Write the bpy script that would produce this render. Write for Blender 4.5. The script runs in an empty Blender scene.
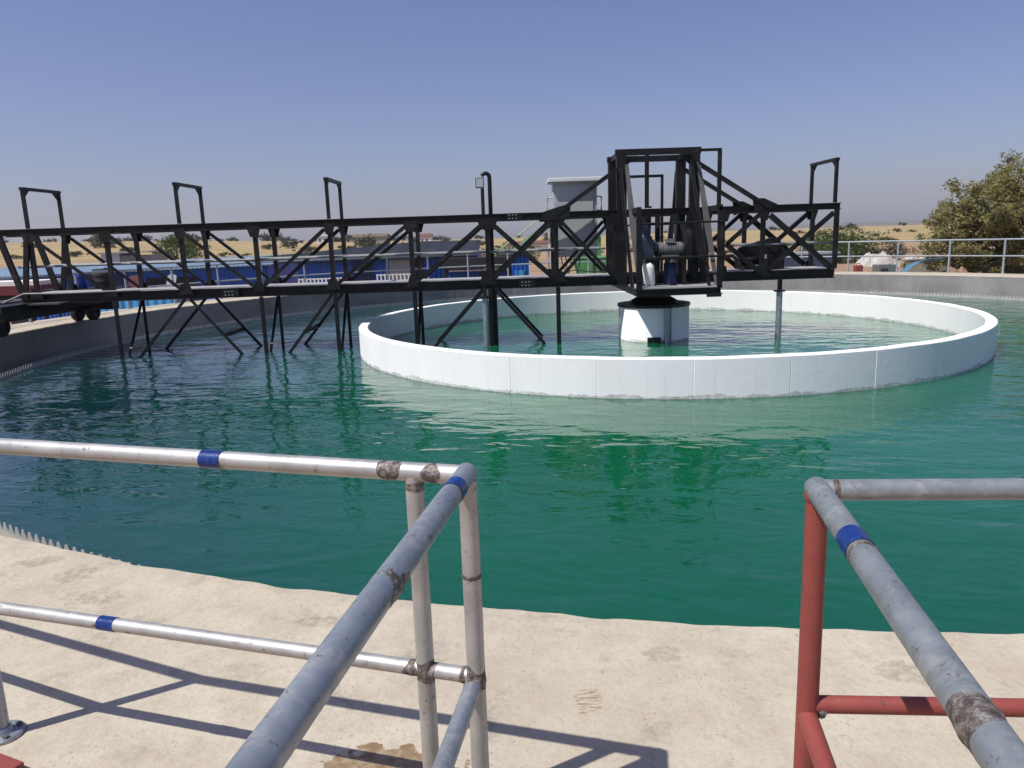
import bpy, bmesh, math, random
from mathutils import Vector, Matrix, noise
random.seed(11)
scene = bpy.context.scene
col = scene.collection
PI = math.pi
rad = math.radians

# ------------------------------------------------------------------ site measurements (metres, water level z = 0)
CX, CY = 3.0756, 15.9284          # centre of the round tank
R_BAF, T_BAF, H_BAF = 6.189, 0.179, 0.551   # white baffle ring
R_TANK, R_OUT = 13.278, 14.62     # inner and outer radius of the tank wall
DECK = 0.609                      # wall top
R_WEIR = 12.53
GROUND = -1.0
YN, YF = 15.50, 16.72             # near and far truss plane of the bridge
YM = (YN + YF) / 2

# ------------------------------------------------------------------ helpers
class MB:
    """collects verts / faces, links them as one mesh object"""
    def __init__(s): s.v, s.f, s.sm = [], [], []
    def add(s, vs, fs, smooth=False):
        o = len(s.v); s.v += [tuple(v) for v in vs]
        for f in fs:
            s.f.append([i + o for i in f]); s.sm.append(smooth)
    def box(s, c, d, rz=0, M=None):
        x, y, z = d[0]/2, d[1]/2, d[2]/2
        vs = [Vector((a*x, b*y, e*z)) for a in (-1, 1) for b in (-1, 1) for e in (-1, 1)]
        R = M if M else Matrix.Rotation(rz, 3, 'Z')
        vs = [R @ v + Vector(c) for v in vs]
        s.add(vs, [(0,1,3,2),(4,6,7,5),(0,4,5,1),(2,3,7,6),(0,2,6,4),(1,5,7,3)])
        return s
    def frame(s, p, q, up):
        p, q = Vector(p), Vector(q); d = (q-p).normalized(); u = Vector(up)
        if abs(d.dot(u)) > .98: u = Vector((0,1,0)) if abs(d.y) < .9 else Vector((1,0,0))
        a = d.cross(u).normalized(); b = a.cross(d).normalized()
        return p, q, a, b
    def prof(s, p, q, pts, up=(0,0,1)):
        """extrude a closed profile (side, up) from p to q"""
        p, q, a, b = s.frame(p, q, up); n = len(pts)
        vs = [p + a*x + b*y for x, y in pts] + [q + a*x + b*y for x, y in pts]
        fs = [(i, (i+1) % n, n+(i+1) % n, n+i) for i in range(n)] + [tuple(range(n))[::-1], tuple(range(n, 2*n))]
        s.add(vs, fs); return s
    def bar(s, p, q, w, h, up=(0,0,1)):
        return s.prof(p, q, [(-w/2,-h/2),(w/2,-h/2),(w/2,h/2),(-w/2,h/2)], up)
    def channel(s, p, q, w, h, up=(0,0,1), t=.014, flip=1):
        w2, h2 = w/2*flip, h/2
        t2 = t*flip
        return s.prof(p, q, [(-w2,-h2),(w2,-h2),(w2,-h2+t),(-w2+t2,-h2+t),(-w2+t2,h2-t),(w2,h2-t),(w2,h2),(-w2,h2)], up)
    def angle(s, p, q, w, h, up=(0,0,1), t=.012):
        return s.prof(p, q, [(-w/2,-h/2),(w/2,-h/2),(w/2,-h/2+t),(-w/2+t,-h/2+t),(-w/2+t,h/2),(-w/2,h/2)], up)
    def tube(s, pts, r, n=12, cap=True, jit=0):
        pts = [Vector(p) for p in pts]; m = len(pts); rs = r if isinstance(r, (list, tuple)) else [r]*m
        vs = []; ref = Vector((0,0,1))
        d0 = (pts[1]-pts[0]).normalized()
        if abs(d0.z) > .9: ref = Vector((0,1,0))
        for i, p in enumerate(pts):
            d = (pts[min(i+1,m-1)] - pts[max(i-1,0)]).normalized()
            a = d.cross(ref).normalized(); b = a.cross(d).normalized()
            for k in range(n):
                t = 2*PI*k/n; rr = rs[i]*(1 + (random.uniform(-jit, jit) if jit else 0))
                vs.append(p + a*math.cos(t)*rr + b*math.sin(t)*rr)
        fs = [(i*n+k, i*n+(k+1) % n, (i+1)*n+(k+1) % n, (i+1)*n+k) for i in range(m-1) for k in range(n)]
        s.add(vs, fs, True)
        if cap:
            s.add([vs[k] for k in range(n)], [tuple(range(n))[::-1]]); s.add(vs[-n:], [tuple(range(n))])
        return s
    def lathe(s, c, prof, n=48, axis='Z', smooth=True):
        vs = []
        for r, z in prof:
            for k in range(n):
                t = 2*PI*k/n; v = (r*math.cos(t), r*math.sin(t), z)
                if axis == 'X': v = (v[2], v[0], v[1])
                if axis == 'Y': v = (v[0], v[2], v[1])
                vs.append((c[0]+v[0], c[1]+v[1], c[2]+v[2]))
        fs = [(i*n+k, i*n+(k+1) % n, (i+1)*n+(k+1) % n, (i+1)*n+k) for i in range(len(prof)-1) for k in range(n)]
        s.add(vs, fs, smooth); return s
    def plate(s, pts, th, nrm):
        """flat polygon given thickness th along nrm"""
        n = len(pts); N = Vector(nrm).normalized()*th/2; P = [Vector(p) for p in pts]
        s.add([p-N for p in P]+[p+N for p in P], [tuple(range(n))[::-1], tuple(range(n,2*n))]+[(i,(i+1)%n,n+(i+1)%n,n+i) for i in range(n)])
        return s
    def ball(s, c, r, n=10):
        prof = [(max(1e-4, r*math.sin(PI*i/n)), -r*math.cos(PI*i/n)) for i in range(n+1)]
        return s.lathe(c, prof, n*2)
    def build(s, name, mat, parent=None, bevel=0):
        me = bpy.data.meshes.new(name); me.from_pydata(s.v, [], s.f); me.update()
        for p, k in zip(me.polygons, s.sm): p.use_smooth = k
        bm = bmesh.new(); bm.from_mesh(me); bmesh.ops.recalc_face_normals(bm, faces=bm.faces); bm.to_mesh(me); bm.free()
        me.materials.append(mat)
        o = bpy.data.objects.new(name, me); col.objects.link(o)
        if parent: o.parent = parent; o.matrix_parent_inverse = parent.matrix_world.inverted()
        if bevel:
            b = o.modifiers.new('edge', 'BEVEL'); b.width = bevel; b.segments = 2; b.limit_method = 'ANGLE'
        return o

def tag(o, label=None, cat=None, group=None, kind=None):
    if label: o['label'] = label
    if cat: o['category'] = cat
    if group: o['group'] = group
    if kind: o['kind'] = kind
    return o
def thing(name, label, cat, loc, group=None):
    o = bpy.data.objects.new(name, None); col.objects.link(o); o.empty_display_size = .2
    o.location = loc; o.matrix_world = Matrix.Translation(loc)
    return tag(o, label, cat, group)

# ------------------------------------------------------------------ materials
class Nt:
    def __init__(s, name):
        s.m = bpy.data.materials.new(name); s.m.use_nodes = True; s.t = s.m.node_tree; s.n = s.t.nodes; s.l = s.t.links
        s.b = s.n['Principled BSDF']; s.tc = s.n.new('ShaderNodeTexCoord')
    def noise(s, scale, detail=4, rough=.55, stretch=None, vec=None, dist=0):
        n = s.n.new('ShaderNodeTexNoise'); n.inputs['Scale'].default_value = scale; n.inputs['Detail'].default_value = detail
        n.inputs['Roughness'].default_value = rough; n.inputs['Distortion'].default_value = dist
        v = vec or s.tc.outputs['Object']
        if stretch: v = s.map(stretch, v)
        s.l.new(v, n.inputs['Vector']); return n.outputs['Fac']
    def voro(s, scale, stretch=None):
        n = s.n.new('ShaderNodeTexVoronoi'); n.inputs['Scale'].default_value = scale
        v = s.tc.outputs['Object']
        if stretch: v = s.map(stretch, v)
        s.l.new(v, n.inputs['Vector']); return n.outputs['Distance']
    def map(s, scale, v=None, loc=(0,0,0), rot=(0,0,0)):
        m = s.n.new('ShaderNodeMapping'); m.inputs['Scale'].default_value = scale; m.inputs['Location'].default_value = loc; m.inputs['Rotation'].default_value = rot
        s.l.new(v or s.tc.outputs['Object'], m.inputs['Vector']); return m.outputs['Vector']
    def ramp(s, fac, stops):
        r = s.n.new('ShaderNodeValToRGB'); e = r.color_ramp.elements
        while len(e) < len(stops): e.new(.5)
        for k, (p, c) in zip(e, stops):
            k.position = p; k.color = (c, c, c, 1) if isinstance(c, (int, float)) else (*c, 1)
        s.l.new(fac, r.inputs['Fac']); return r.outputs['Color']
    def mix(s, fac, a, b, mode='MIX'):
        m = s.n.new('ShaderNodeMix'); m.data_type = 'RGBA'; m.blend_type = mode
        for k, v in ((0, fac), (6, a), (7, b)):
            if isinstance(v, (int, float)): m.inputs[k].default_value = v if k == 0 else (v, v, v, 1)
            elif isinstance(v, tuple): m.inputs[k].default_value = (*v, 1)
            else: s.l.new(v, m.inputs[k])
        return m.outputs[2]
    def math(s, op, a, b=0.0, c=None):
        m = s.n.new('ShaderNodeMath'); m.operation = op
        for i, v in enumerate((a, b) if c is None else (a, b, c)):
            if isinstance(v, (int, float)): m.inputs[i].default_value = v
            else: s.l.new(v, m.inputs[i])
        return m.outputs[0]
    def sep(s):
        x = s.n.new('ShaderNodeSeparateXYZ'); s.l.new(s.tc.outputs['Object'], x.inputs[0]); return x.outputs
    def bump(s, h, strength=.3, dist=.01, prev=None):
        b = s.n.new('ShaderNodeBump'); b.inputs['Strength'].default_value = strength; b.inputs['Distance'].default_value = dist
        s.l.new(h, b.inputs['Height'])
        if prev: s.l.new(prev, b.inputs['Normal'])
        s.l.new(b.outputs['Normal'], s.b.inputs['Normal']); return b.outputs['Normal']
    def set(s, color=None, rough=None, metal=None, spec=None):
        for k, v in (('Base Color', color), ('Roughness', rough), ('Metallic', metal), ('Specular IOR Level', spec)):
            if v is None: continue
            if isinstance(v, tuple): s.b.inputs[k].default_value = (*v, 1)
            elif isinstance(v, (int, float)): s.b.inputs[k].default_value = v
            else: s.l.new(v, s.b.inputs[k])
        return s.m

def paint(name, c, rough=.5, var=.15, wear=None, scale=6, metal=0, bump=.08):
    n = Nt(name)
    f = n.noise(scale, 5, .6)
    lo = tuple(x*(1-var) for x in c); hi = tuple(min(1, x*(1+var)) for x in c)
    cc = n.ramp(f, [(.3, lo), (.7, hi)])
    if wear:
        w = n.ramp(n.noise(scale*3.1, 6, .7), [(.60, 0.), (.68, 1.)])
        cc = n.mix(n.math('MULTIPLY', w, .55), cc, wear)
    n.bump(n.noise(scale*9, 3), bump, .004)
    return n.set(cc, rough, metal)

def m_steel():
    n = Nt('black_steel_paint')
    f = n.noise(3.5, 6, .65)
    c = n.ramp(f, [(.3, (.0050,.0050,.0055)), (.55, (.010,.010,.0105)), (.72, (.032,.031,.030))])
    rust = n.ramp(n.noise(7, 6, .7), [(.66, 0.), (.74, 1.)])
    c = n.mix(n.math('MULTIPLY', rust, .45), c, (.03,.021,.016))
    n.bump(n.noise(40, 3), .1, .004)
    return n.set(c, .46, None, .32)
STEEL = m_steel()
STEEL_GREY = paint('dusty_grey_steel', (.062,.060,.058), .6, .35, (.05,.045,.04), 4)
RAILGREY = paint('weathered_grey_rail', (.20,.205,.21), .5, .2, (.10,.09,.08), 5)
GRATE = paint('galvanised_walkway', (.36,.355,.345), .55, .12, (.3,.28,.25), 3)
RUBBER = paint('black_rubber', (.018,.018,.018), .8, .2, None, 8)

def m_galv(name, base, rough=.36, metal=.75, wornc=(.55,.54,.50)):
    n = Nt(name)
    big = n.noise(9, 5, .6, (1,1,1))
    c = n.ramp(big, [(.3, tuple(x*.80 for x in base)), (.7, tuple(min(1,x*1.12) for x in base))])
    spang = n.noise(70, 3, .6)
    c = n.mix(n.math('MULTIPLY', n.ramp(spang, [(.4, 0.), (.62, 1.)]), .16), c, wornc)
    patch = n.ramp(n.noise(14, 6, .72, (1,1,1), dist=.6), [(.53, 0.), (.62, 1.)])
    c = n.mix(n.math('MULTIPLY', patch, .55), c, wornc)
    sp = n.ramp(n.noise(46, 5, .7), [(.615, 0.), (.67, 1.)])
    c = n.mix(n.math('MULTIPLY', sp, .8), c, (.10,.075,.06))
    r = n.ramp(big, [(.2, rough-.06), (.8, rough+.16)])
    n.bump(n.noise(60, 4, .6), .16, .0015)
    return n.set(c, r, metal)
GALV = m_galv('galvanised_pipe', (.47,.47,.455), .47, .62, (.52,.51,.48))
GALV_BLUE = m_galv('bluish_galvanised_pipe', (.31,.345,.39), .40, .62, (.52,.51,.47))
GALV_DULL = m_galv('dull_zinc_pipe', (.27,.30,.32), .45, .50, (.47,.47,.44))
def m_weld():
    n = Nt('rough_weld_bead')
    c = n.ramp(n.noise(60, 6, .75), [(.30, (.045,.035,.03)), (.48, (.13,.105,.09)), (.58, (.26,.24,.225)), (.7, (.40,.39,.38))])
    n.bump(n.noise(180, 4), .8, .004)
    return n.set(c, .55, .4)
WELD = m_weld()
def m_red():
    n = Nt('red_oxide_primer')
    c = n.ramp(n.noise(6, 5, .6), [(.3, (.205,.042,.034)), (.7, (.275,.062,.049))])
    d = n.ramp(n.noise(30, 6, .7), [(.62, 0.), (.70, 1.)])
    c = n.mix(n.math('MULTIPLY', d, .35), c, (.34,.13,.105))
    ch = n.ramp(n.noise(55, 4, .6), [(.63, 0.), (.66, 1.)])
    c = n.mix(n.math('MULTIPLY', ch, .8), c, (.09,.05,.045))
    n.bump(n.noise(110, 3), .25, .0015)
    return n.set(c, .55)
RED = m_red()
def m_tape():
    n = Nt('blue_paint_band')
    c = n.ramp(n.noise(45, 4, .65), [(.3, (.003,.014,.085)), (.55, (.006,.032,.19)), (.75, (.03,.11,.36))])
    n.bump(n.noise(80, 3), .3, .002)
    return n.set(c, .30)
TAPE = m_tape()

def m_deck():
    n = Nt('sunbleached_concrete')
    a = n.noise(1.1, 6, .62); b = n.noise(5.5, 6, .68); g = n.noise(38, 5, .7); fine = n.noise(190, 3, .6)
    c = n.ramp(a, [(.28, (.43,.378,.295)), (.55, (.495,.44,.348)), (.8, (.55,.497,.402))])
    c = n.mix(n.ramp(b, [(.42, 0.), (.66, .6)]), c, (.37,.315,.24))
    c = n.mix(n.math('MULTIPLY', n.ramp(g, [(.5, 0.), (.68, 1.)]), .4), c, (.32,.27,.205))
    c = n.mix(n.math('MULTIPLY', n.ramp(fine, [(.5, 0.), (.8, 1.)]), .3), c, (.54,.49,.405))
    blot = n.math('MULTIPLY', n.ramp(n.noise(3.2, 4, .6, dist=.4), [(.56, 0.), (.68, 1.)]), n.ramp(n.noise(22, 4, .7), [(.38, 0.), (.62, 1.)]))
    c = n.mix(n.math('MULTIPLY', blot, .6), c, (.24,.21,.175))
    pits = n.ramp(n.noise(75, 2, .5), [(.645, 0.), (.68, 1.)])
    pits = n.math('MULTIPLY', pits, n.ramp(n.noise(6, 2), [(.45, 0.), (.6, 1.)]))
    c = n.mix(n.math('MULTIPLY', pits, .42), c, (.16,.135,.11))
    # trowel scratches
    scr = n.ramp(n.noise(9, 3, .6, (7, .8, 1), None, .6), [(.60, 0.), (.68, 1.)])
    c = n.mix(n.math('MULTIPLY', scr, .18), c, (.33,.29,.25))
    # spilled-water stain beside the left railing post, rust scuff further right
    def spot(cx, cy, sx, sy, amp, nsc):
        v = n.map((1/sx, 1/sy, 0), None, (-cx/sx, -cy/sy, 0))
        ln = n.n.new('ShaderNodeVectorMath'); ln.operation = 'LENGTH'; n.l.new(v, ln.inputs[0])
        return n.math('SUBTRACT', ln.outputs['Value'], n.math('MULTIPLY', n.math('SUBTRACT', n.noise(nsc, 5, .6), .5), amp))
    st = n.ramp(spot(-.43, 2.00, .22, .14, 1.7, 13), [(.93, 1.), (1.0, 0.)])
    st2 = n.ramp(n.noise(26, 3), [(.35, .6), (.6, 1.)])
    c = n.mix(n.math('MULTIPLY', st, n.math('MULTIPLY', st2, .9)), c, (.19,.115,.05))
    for (sx_, sy_, rx_, ry_) in ((-2.01, 3.25, .16, .10), (-2.23, 3.50, .11, .12), (-2.52, 3.70, .12, .07), (-.85, 2.95, .18, .05), (1.40, 2.45, .15, .09), (.55, 2.62, .10, .06)):
        sm_ = n.math('MULTIPLY', n.ramp(spot(sx_, sy_, rx_, ry_, 1.9, 11), [(.72, 1.), (1.15, 0.)]), n.ramp(n.noise(30, 4, .7), [(.36, 0.), (.60, 1.)]))
        c = n.mix(n.math('MULTIPLY', sm_, .5), c, (.20,.17,.135))
    st3 = n.math('MULTIPLY', n.ramp(spot(.23, 2.34, .055, .085, 1.2, 16), [(.8, 1.), (1.1, 0.)]), n.ramp(n.noise(40, 3, .6, (.4, 2.2, 1)), [(.5, 0.), (.56, 1.)]))
    c = n.mix(n.math('MULTIPLY', st3, .75), c, (.26,.17,.09))
    h = n.mix(.5, a, b)
    nn = n.bump(h, .35, .05); nn = n.bump(g, .30, .012, nn); n.bump(fine, .25, .004, nn)
    return n.set(c, .9, None, .25)
DECKM = m_deck()
def m_cement():
    n = Nt('grey_cement_render')
    a = n.noise(.55, 5, .6, (1,1,1.6)); b = n.noise(4, 6, .65, (1,1,.5)); f = n.noise(40, 4)
    c = n.ramp(a, [(.3, (.21,.205,.19)), (.55, (.31,.302,.285)), (.75, (.38,.37,.35))])
    c = n.mix(n.ramp(b, [(.45, 0.), (.75, .5)]), c, (.20,.195,.185))
    nn = n.bump(b, .3, .02); n.bump(f, .3, .006, nn)
    return n.set(c, .88, None, .3)
CEMENT = m_cement()
def m_white():
    n = Nt('white_limewash')
    z = n.sep()[2]
    b = n.noise(1.3, 5, .6); f = n.noise(9, 5, .65)
    c = n.ramp(b, [(.3, (.85,.845,.83)), (.7, (.91,.905,.885))])
    c = n.mix(n.math('MULTIPLY', n.ramp(f, [(.5, 0.), (.8, 1.)]), .25), c, (.77,.77,.76))
    # scum stains at the waterline, with an uneven outline
    lim = n.math('ADD', .018, n.math('MULTIPLY', n.ramp(n.noise(2.3, 6, .75), [(.42, 0.), (.72, 1.)]), .075))
    d = n.math('LESS_THAN', z, lim)
    c = n.mix(n.math('MULTIPLY', d, n.ramp(n.noise(12, 4, .7), [(.3, .15), (.7, .75)])), c, (.20,.20,.17))
    crk = n.ramp(n.noise(2.2, 5, .6, (6,6,.5)), [(.70, 0.), (.72, 1.)])
    c = n.mix(n.math('MULTIPLY', crk, .10), c, (.35,.34,.32))
    drip = n.ramp(n.noise(1.7, 4, .6, (9,9,.35)), [(.56, 0.), (.75, 1.)])
    c = n.mix(n.math('MULTIPLY', drip, .22), c, (.56,.57,.55))
    n.bump(f, .25, .012)
    return n.set(c, .8, None, .3)
WHITE = m_white()

def m_water():
    n = Nt('green_tank_water')
    big = n.noise(.22, 4, .6)
    c = n.ramp(big, [(.3, (.0020,.086,.036)), (.7, (.0034,.124,.054))])
    ln = n.n.new('ShaderNodeVectorMath'); ln.operation = 'LENGTH'; n.l.new(n.tc.outputs['Object'], ln.inputs[0])
    rr = n.math('ADD', n.math('DIVIDE', ln.outputs['Value'], 12.5), n.math('MULTIPLY', n.math('SUBTRACT', big, .5), .5))
    c = n.mix(n.ramp(rr, [(.70, 0.), (1.0, .5)]), c, (.0026,.056,.042))     # darker, bluer body colour towards the weir
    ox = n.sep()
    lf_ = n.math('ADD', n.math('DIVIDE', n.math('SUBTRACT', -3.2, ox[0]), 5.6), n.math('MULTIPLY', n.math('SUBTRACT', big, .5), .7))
    c = n.mix(n.ramp(lf_, [(.0, 0.), (1.0, .88)]), c, (.0040,.024,.034))      # light scatter painted in: body colour darker and bluer towards the left
    lee = n.ramp(n.math('DIVIDE', n.math('ADD', ox[1], 13), 26), [(.16, .75), (.42, 1.0)])
    wind = n.map((1,1,1), None, (0,0,0), (0,0,rad(12)))
    mask = n.ramp(n.noise(.35, 3, .5), [(.34, .35), (.66, 1.)])
    a = n.noise(1.15, 2, .5, (1.0, 2.0, 1), wind, .5)
    b = n.noise(3.4, 2, .5, (1.0, 1.9, 1), wind, .35)
    d = n.noise(13, 2, .5, (1, 1.4, 1), wind)
    h = n.math('ADD', n.math('MULTIPLY', a, 1.0), n.math('ADD', n.math('MULTIPLY', b, .26), n.math('MULTIPLY', d, .022)))
    h = n.math('MULTIPLY', h, n.math('MULTIPLY', mask, lee))
    n.bump(h, 1.0, .046)
    n.b.inputs['IOR'].default_value = 1.60
    n.b.subsurface_method = 'BURLEY'
    n.b.inputs['Subsurface Weight'].default_value = 1.0
    n.b.inputs['Subsurface Scale'].default_value = .8
    n.b.inputs['Subsurface Radius'].default_value = (.35, 1.0, .8)
    return n.set(c, .03, None, .5)
WATER = m_water()

def m_ground():
    n = Nt('dry_veld')
    big = n.noise(.012, 5, .6); mid = n.noise(.07, 6, .65, (.5, 1.6, 1)); f = n.noise(1.6, 5, .7); ff = n.noise(9, 3)
    soil = n.ramp(f, [(.3, (.255,.165,.11)), (.7, (.36,.245,.165))])
    straw = n.ramp(n.mix(.5, f, n.noise(.35, 6, .7, (.35,1.6,1))), [(.36, (.24,.17,.085)), (.5, (.37,.285,.145)), (.64, (.46,.37,.205))])
    pos = n.n.new('ShaderNodeVectorMath'); pos.operation = 'LENGTH'; n.l.new(n.tc.outputs['Object'], pos.inputs[0])
    far = n.ramp(n.math('DIVIDE', pos.outputs['Value'], 400), [(.20, 0.), (.44, 1.)])
    k = n.math('ADD', n.math('MULTIPLY', far, .24), n.math('SUBTRACT', mid, .04))
    c = n.mix(n.ramp(k, [(.50, 0.), (.68, 1.)]), soil, straw)
    scrub = n.ramp(n.noise(.16, 6, .75, (.35, 1.5, 1)), [(.54, 0.), (.64, 1.)])
    c = n.mix(n.math('MULTIPLY', scrub, .75), c, (.12,.115,.055))
    c = n.mix(n.ramp(ff, [(.45, 0.), (.8, .3)]), c, (.2,.15,.09))
    n.bump(f, .5, .15)
    return n.set(c, .95, None, .1)
GROUNDM = m_ground()
def m_hill():
    n = Nt('scrub_hill')
    c = n.ramp(n.noise(.012, 6, .65), [(.35, (.09,.085,.06)), (.65, (.19,.16,.11))])
    return n.set(c, .95, None, .1)
HILLM = m_hill()

def sheet(name, c, rough=.5, pitch=.076, axis='X', var=.2):
    """corrugated painted sheeting: ribs run up the wall"""
    n = Nt(name); o = n.sep()
    u = o[0] if axis == 'X' else o[1]
    w = n.math('SINE', n.math('MULTIPLY', u, 2*PI/pitch))
    f = n.noise(1.2, 5, .65, (1,1,.4))
    cc = n.ramp(f, [(.3, tuple(x*(1-var) for x in c)), (.7, tuple(min(1,x*(1+var)) for x in c))])
    dirt = n.ramp(n.noise(5, 5, .7), [(.58, 0.), (.75, 1.)])
    cc = n.mix(n.math('MULTIPLY', dirt, .22), cc, (.25,.2,.15))
    n.bump(w, 1.0, .02)
    return n.set(cc, rough)
SH_BLUE = sheet('deep_blue_sheeting', (.008,.085,.40), .45, .2)
SH_NAVY = sheet('navy_sheeting', (.012,.026,.085), .5, .2)
SH_CYAN = sheet('bright_blue_sheeting', (.05,.27,.55), .5, .3)
RF_LIGHT = sheet('pale_blue_roof_sheet', (.17,.25,.34), .5, .2)
RF_SLATE = sheet('slate_blue_roof_sheet', (.007,.013,.024), .8, .9)
PLASTER = paint('white_plaster', (.70,.68,.64), .85, .08, (.5,.45,.38), 1.5)
GREYWALL = paint('grey_block_wall', (.33,.31,.28), .9, .15, (.22,.2,.18), 1.5)
MAROON = paint('maroon_paint', (.12,.018,.022), .5, .15, None, 2)
DARK = paint('dark_interior_paint', (.015,.015,.018), .8, .2, None, 2)
GREYMETAL = paint('grey_sheet_metal', (.30,.31,.32), .5, .1, (.2,.2,.19), 2)
CABINET = paint('grey_cabinet_paint', (.44,.475,.475), .45, .06, None, 2, 0, .03)
CABROOF = paint('pale_cabinet_roof', (.66,.68,.66), .5, .06, None, 2)
BLUEPLASTIC = paint('blue_plastic', (.012,.05,.36), .4, .15, None, 4)
REDPAINT = paint('faded_red_paint', (.20,.05,.045), .55, .2, None, 3)
RAILBLUE = paint('pale_blue_rail_paint', (.29,.325,.37), .45, .15, (.50,.52,.54), 4)
GREENPAINT = paint('light_green_paint', (.24,.48,.24), .5, .15, None, 3)
GREENBRIGHT = paint('bright_green_paint', (.07,.27,.08), .5, .15, None, 3)
MOTORGREY = paint('cast_grey_motor', (.15,.155,.15), .45, .2, (.1,.09,.08), 10)
MOTORBLUE = paint('slate_blue_gearbox_paint', (.022,.036,.06), .4, .2, (.2,.2,.2), 10)
SACKM = paint('woven_white_sack', (.72,.71,.68), .8, .08, None, 12, 0, .6)
RUBBLE = paint('pale_rubble', (.44,.42,.385), .9, .2, (.38,.33,.27), 2.5, 0, .8)
TARP = paint('sky_blue_tarpaulin', (.07,.21,.34), .55, .2, None, 3, 0, .5)
LAMPGLASS = paint('floodlight_glass', (.45,.47,.48), .15, .05, None, 3)
BARKM = paint('grey_brown_bark', (.075,.058,.042), .9, .35, None, 6, 0, .9)
def leafm(name, c1, c2):
    n = Nt(name)
    oi = n.n.new('ShaderNodeObjectInfo')
    f = n.noise(1.3, 3, .6); g = n.noise(14, 2, .5)
    c = n.mix(n.ramp(n.math('ADD', n.math('MULTIPLY', f, .65), n.math('MULTIPLY', g, .35)), [(.36, 0.), (.64, 1.)]), c1, c2)
    n.b.inputs['Subsurface Weight'].default_value = 0
    tr = n.n.new('ShaderNodeBsdfTranslucent'); n.l.new(c, tr.inputs['Color'])
    ms = n.n.new('ShaderNodeMixShader'); ms.inputs[0].default_value = .38
    n.l.new(n.b.outputs[0], ms.inputs[1]); n.l.new(tr.outputs[0], ms.inputs[2])
    n.l.new(ms.outputs[0], n.n['Material Output'].inputs['Surface'])
    return n.set(c, .7, None, .15)
LEAF_OLIVE = leafm('olive_acacia_leaf', (.16,.156,.060), (.345,.315,.13))
LEAF_GREEN = leafm('green_bush_leaf', (.055,.090,.030), (.125,.165,.055))
LEAF_DARK = leafm('dusty_dark_leaf', (.050,.058,.036), (.095,.098,.058))

# ------------------------------------------------------------------ world, sun, camera
SUN_AZ = math.atan2(-.479, -.878); SUN_EL = rad(59)
sd = Vector((math.cos(SUN_AZ)*math.cos(SUN_EL), math.sin(SUN_AZ)*math.cos(SUN_EL), math.sin(SUN_EL)))
w = bpy.data.worlds.new("World"); scene.world = w; w.use_nodes = True
bg = w.node_tree.nodes['Background']; sky = w.node_tree.nodes.new('ShaderNodeTexSky'); sky.sky_type = 'NISHITA'
sky.sun_disc = False; sky.sun_elevation = SUN_EL; sky.sun_rotation = math.atan2(sd.x, sd.y) % (2*PI)
sky.altitude = 0; sky.air_density = 1.0; sky.dust_density = 1.3; sky.ozone_density = 1.5
tint = w.node_tree.nodes.new('ShaderNodeMix'); tint.data_type = 'RGBA'; tint.blend_type = 'MULTIPLY'; tint.inputs[0].default_value = 1; tint.inputs[7].default_value = (.845, .815, 1.06, 1)
w.node_tree.links.new(sky.outputs[0], tint.inputs[6]); w.node_tree.links.new(tint.outputs[2], bg.inputs[0]); bg.inputs[1].default_value = .10
sl = bpy.data.lights.new('sun', 'SUN'); sl.energy = 5.0; sl.angle = rad(.53); sl.color = (1, .96, .89)
so = bpy.data.objects.new('sun', sl); col.objects.link(so); so.location = (0, 0, 40)
so.rotation_euler = sd.to_track_quat('Z', 'Y').to_euler()
PITCH, ROLL, F = .1933, -.0326, 746.09
cam = bpy.data.cameras.new('camera'); cam.sensor_width = 36; cam.lens = F*36/1024; cam.clip_end = 12000; cam.clip_start = .05
co = bpy.data.objects.new('camera', cam); col.objects.link(co); scene.camera = co
M = Matrix.Rotation(PI/2 - PITCH, 4, 'X') @ Matrix.Rotation(ROLL, 4, 'Z')
co.matrix_world = Matrix.Translation((0, 0, 2.2)) @ M
vs = scene.view_settings; vs.view_transform = 'Standard'; vs.look = 'None'; vs.exposure = 0; vs.gamma = 1; vs.use_curve_mapping = False
scene.cycles.use_denoising = True
scene.cycles.max_bounces = 8
scene.cycles.volume_bounces = 0

# ------------------------------------------------------------------ ground
def sstep(a, b, x):
    t = max(0, min(1, (x-a)/(b-a))); return t*t*(3-2*t)
def gz(x, y):
    d = math.hypot(x, y); az = math.degrees(math.atan2(x, y))
    amp = 3.1 + 3.9*(1 - sstep(-33, -2, az))
    if abs(az) > 110: amp = 3.1
    z = GROUND + amp*sstep(70, 320, d)
    if d > 60: z += .22*noise.noise(Vector((x*.01, y*.01, 0)))*sstep(60, 200, d)
    return z
def build_ground():
    mb = MB(); ds = [0, 12, 22, 30, 40, 50, 60, 72, 85, 100, 120, 140, 165, 190, 220, 250, 285, 320, 380, 460, 600, 800, 1100, 1500, 2100, 2900, 3900]; n = 180
    vsx = []
    for d in ds:
        for k in range(n):
            a = 2*PI*k/n; x, y = d*math.sin(a), d*math.cos(a); vsx.append((x, y, gz(x, y)))
    mb.add(vsx, [(i*n+k, i*n+(k+1)%n, (i+1)*n+(k+1)%n, (i+1)*n+k) for i in range(1, len(ds)-1) for k in range(n)], True)
    o = len(vsx); mb.add([(0, 0, GROUND)] + vsx[n:2*n], [(0, 1+k, 1+(k+1)%n) for k in range(n)], True)
    return tag(mb.build('ground', GROUNDM), kind='structure')
build_ground()
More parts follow.
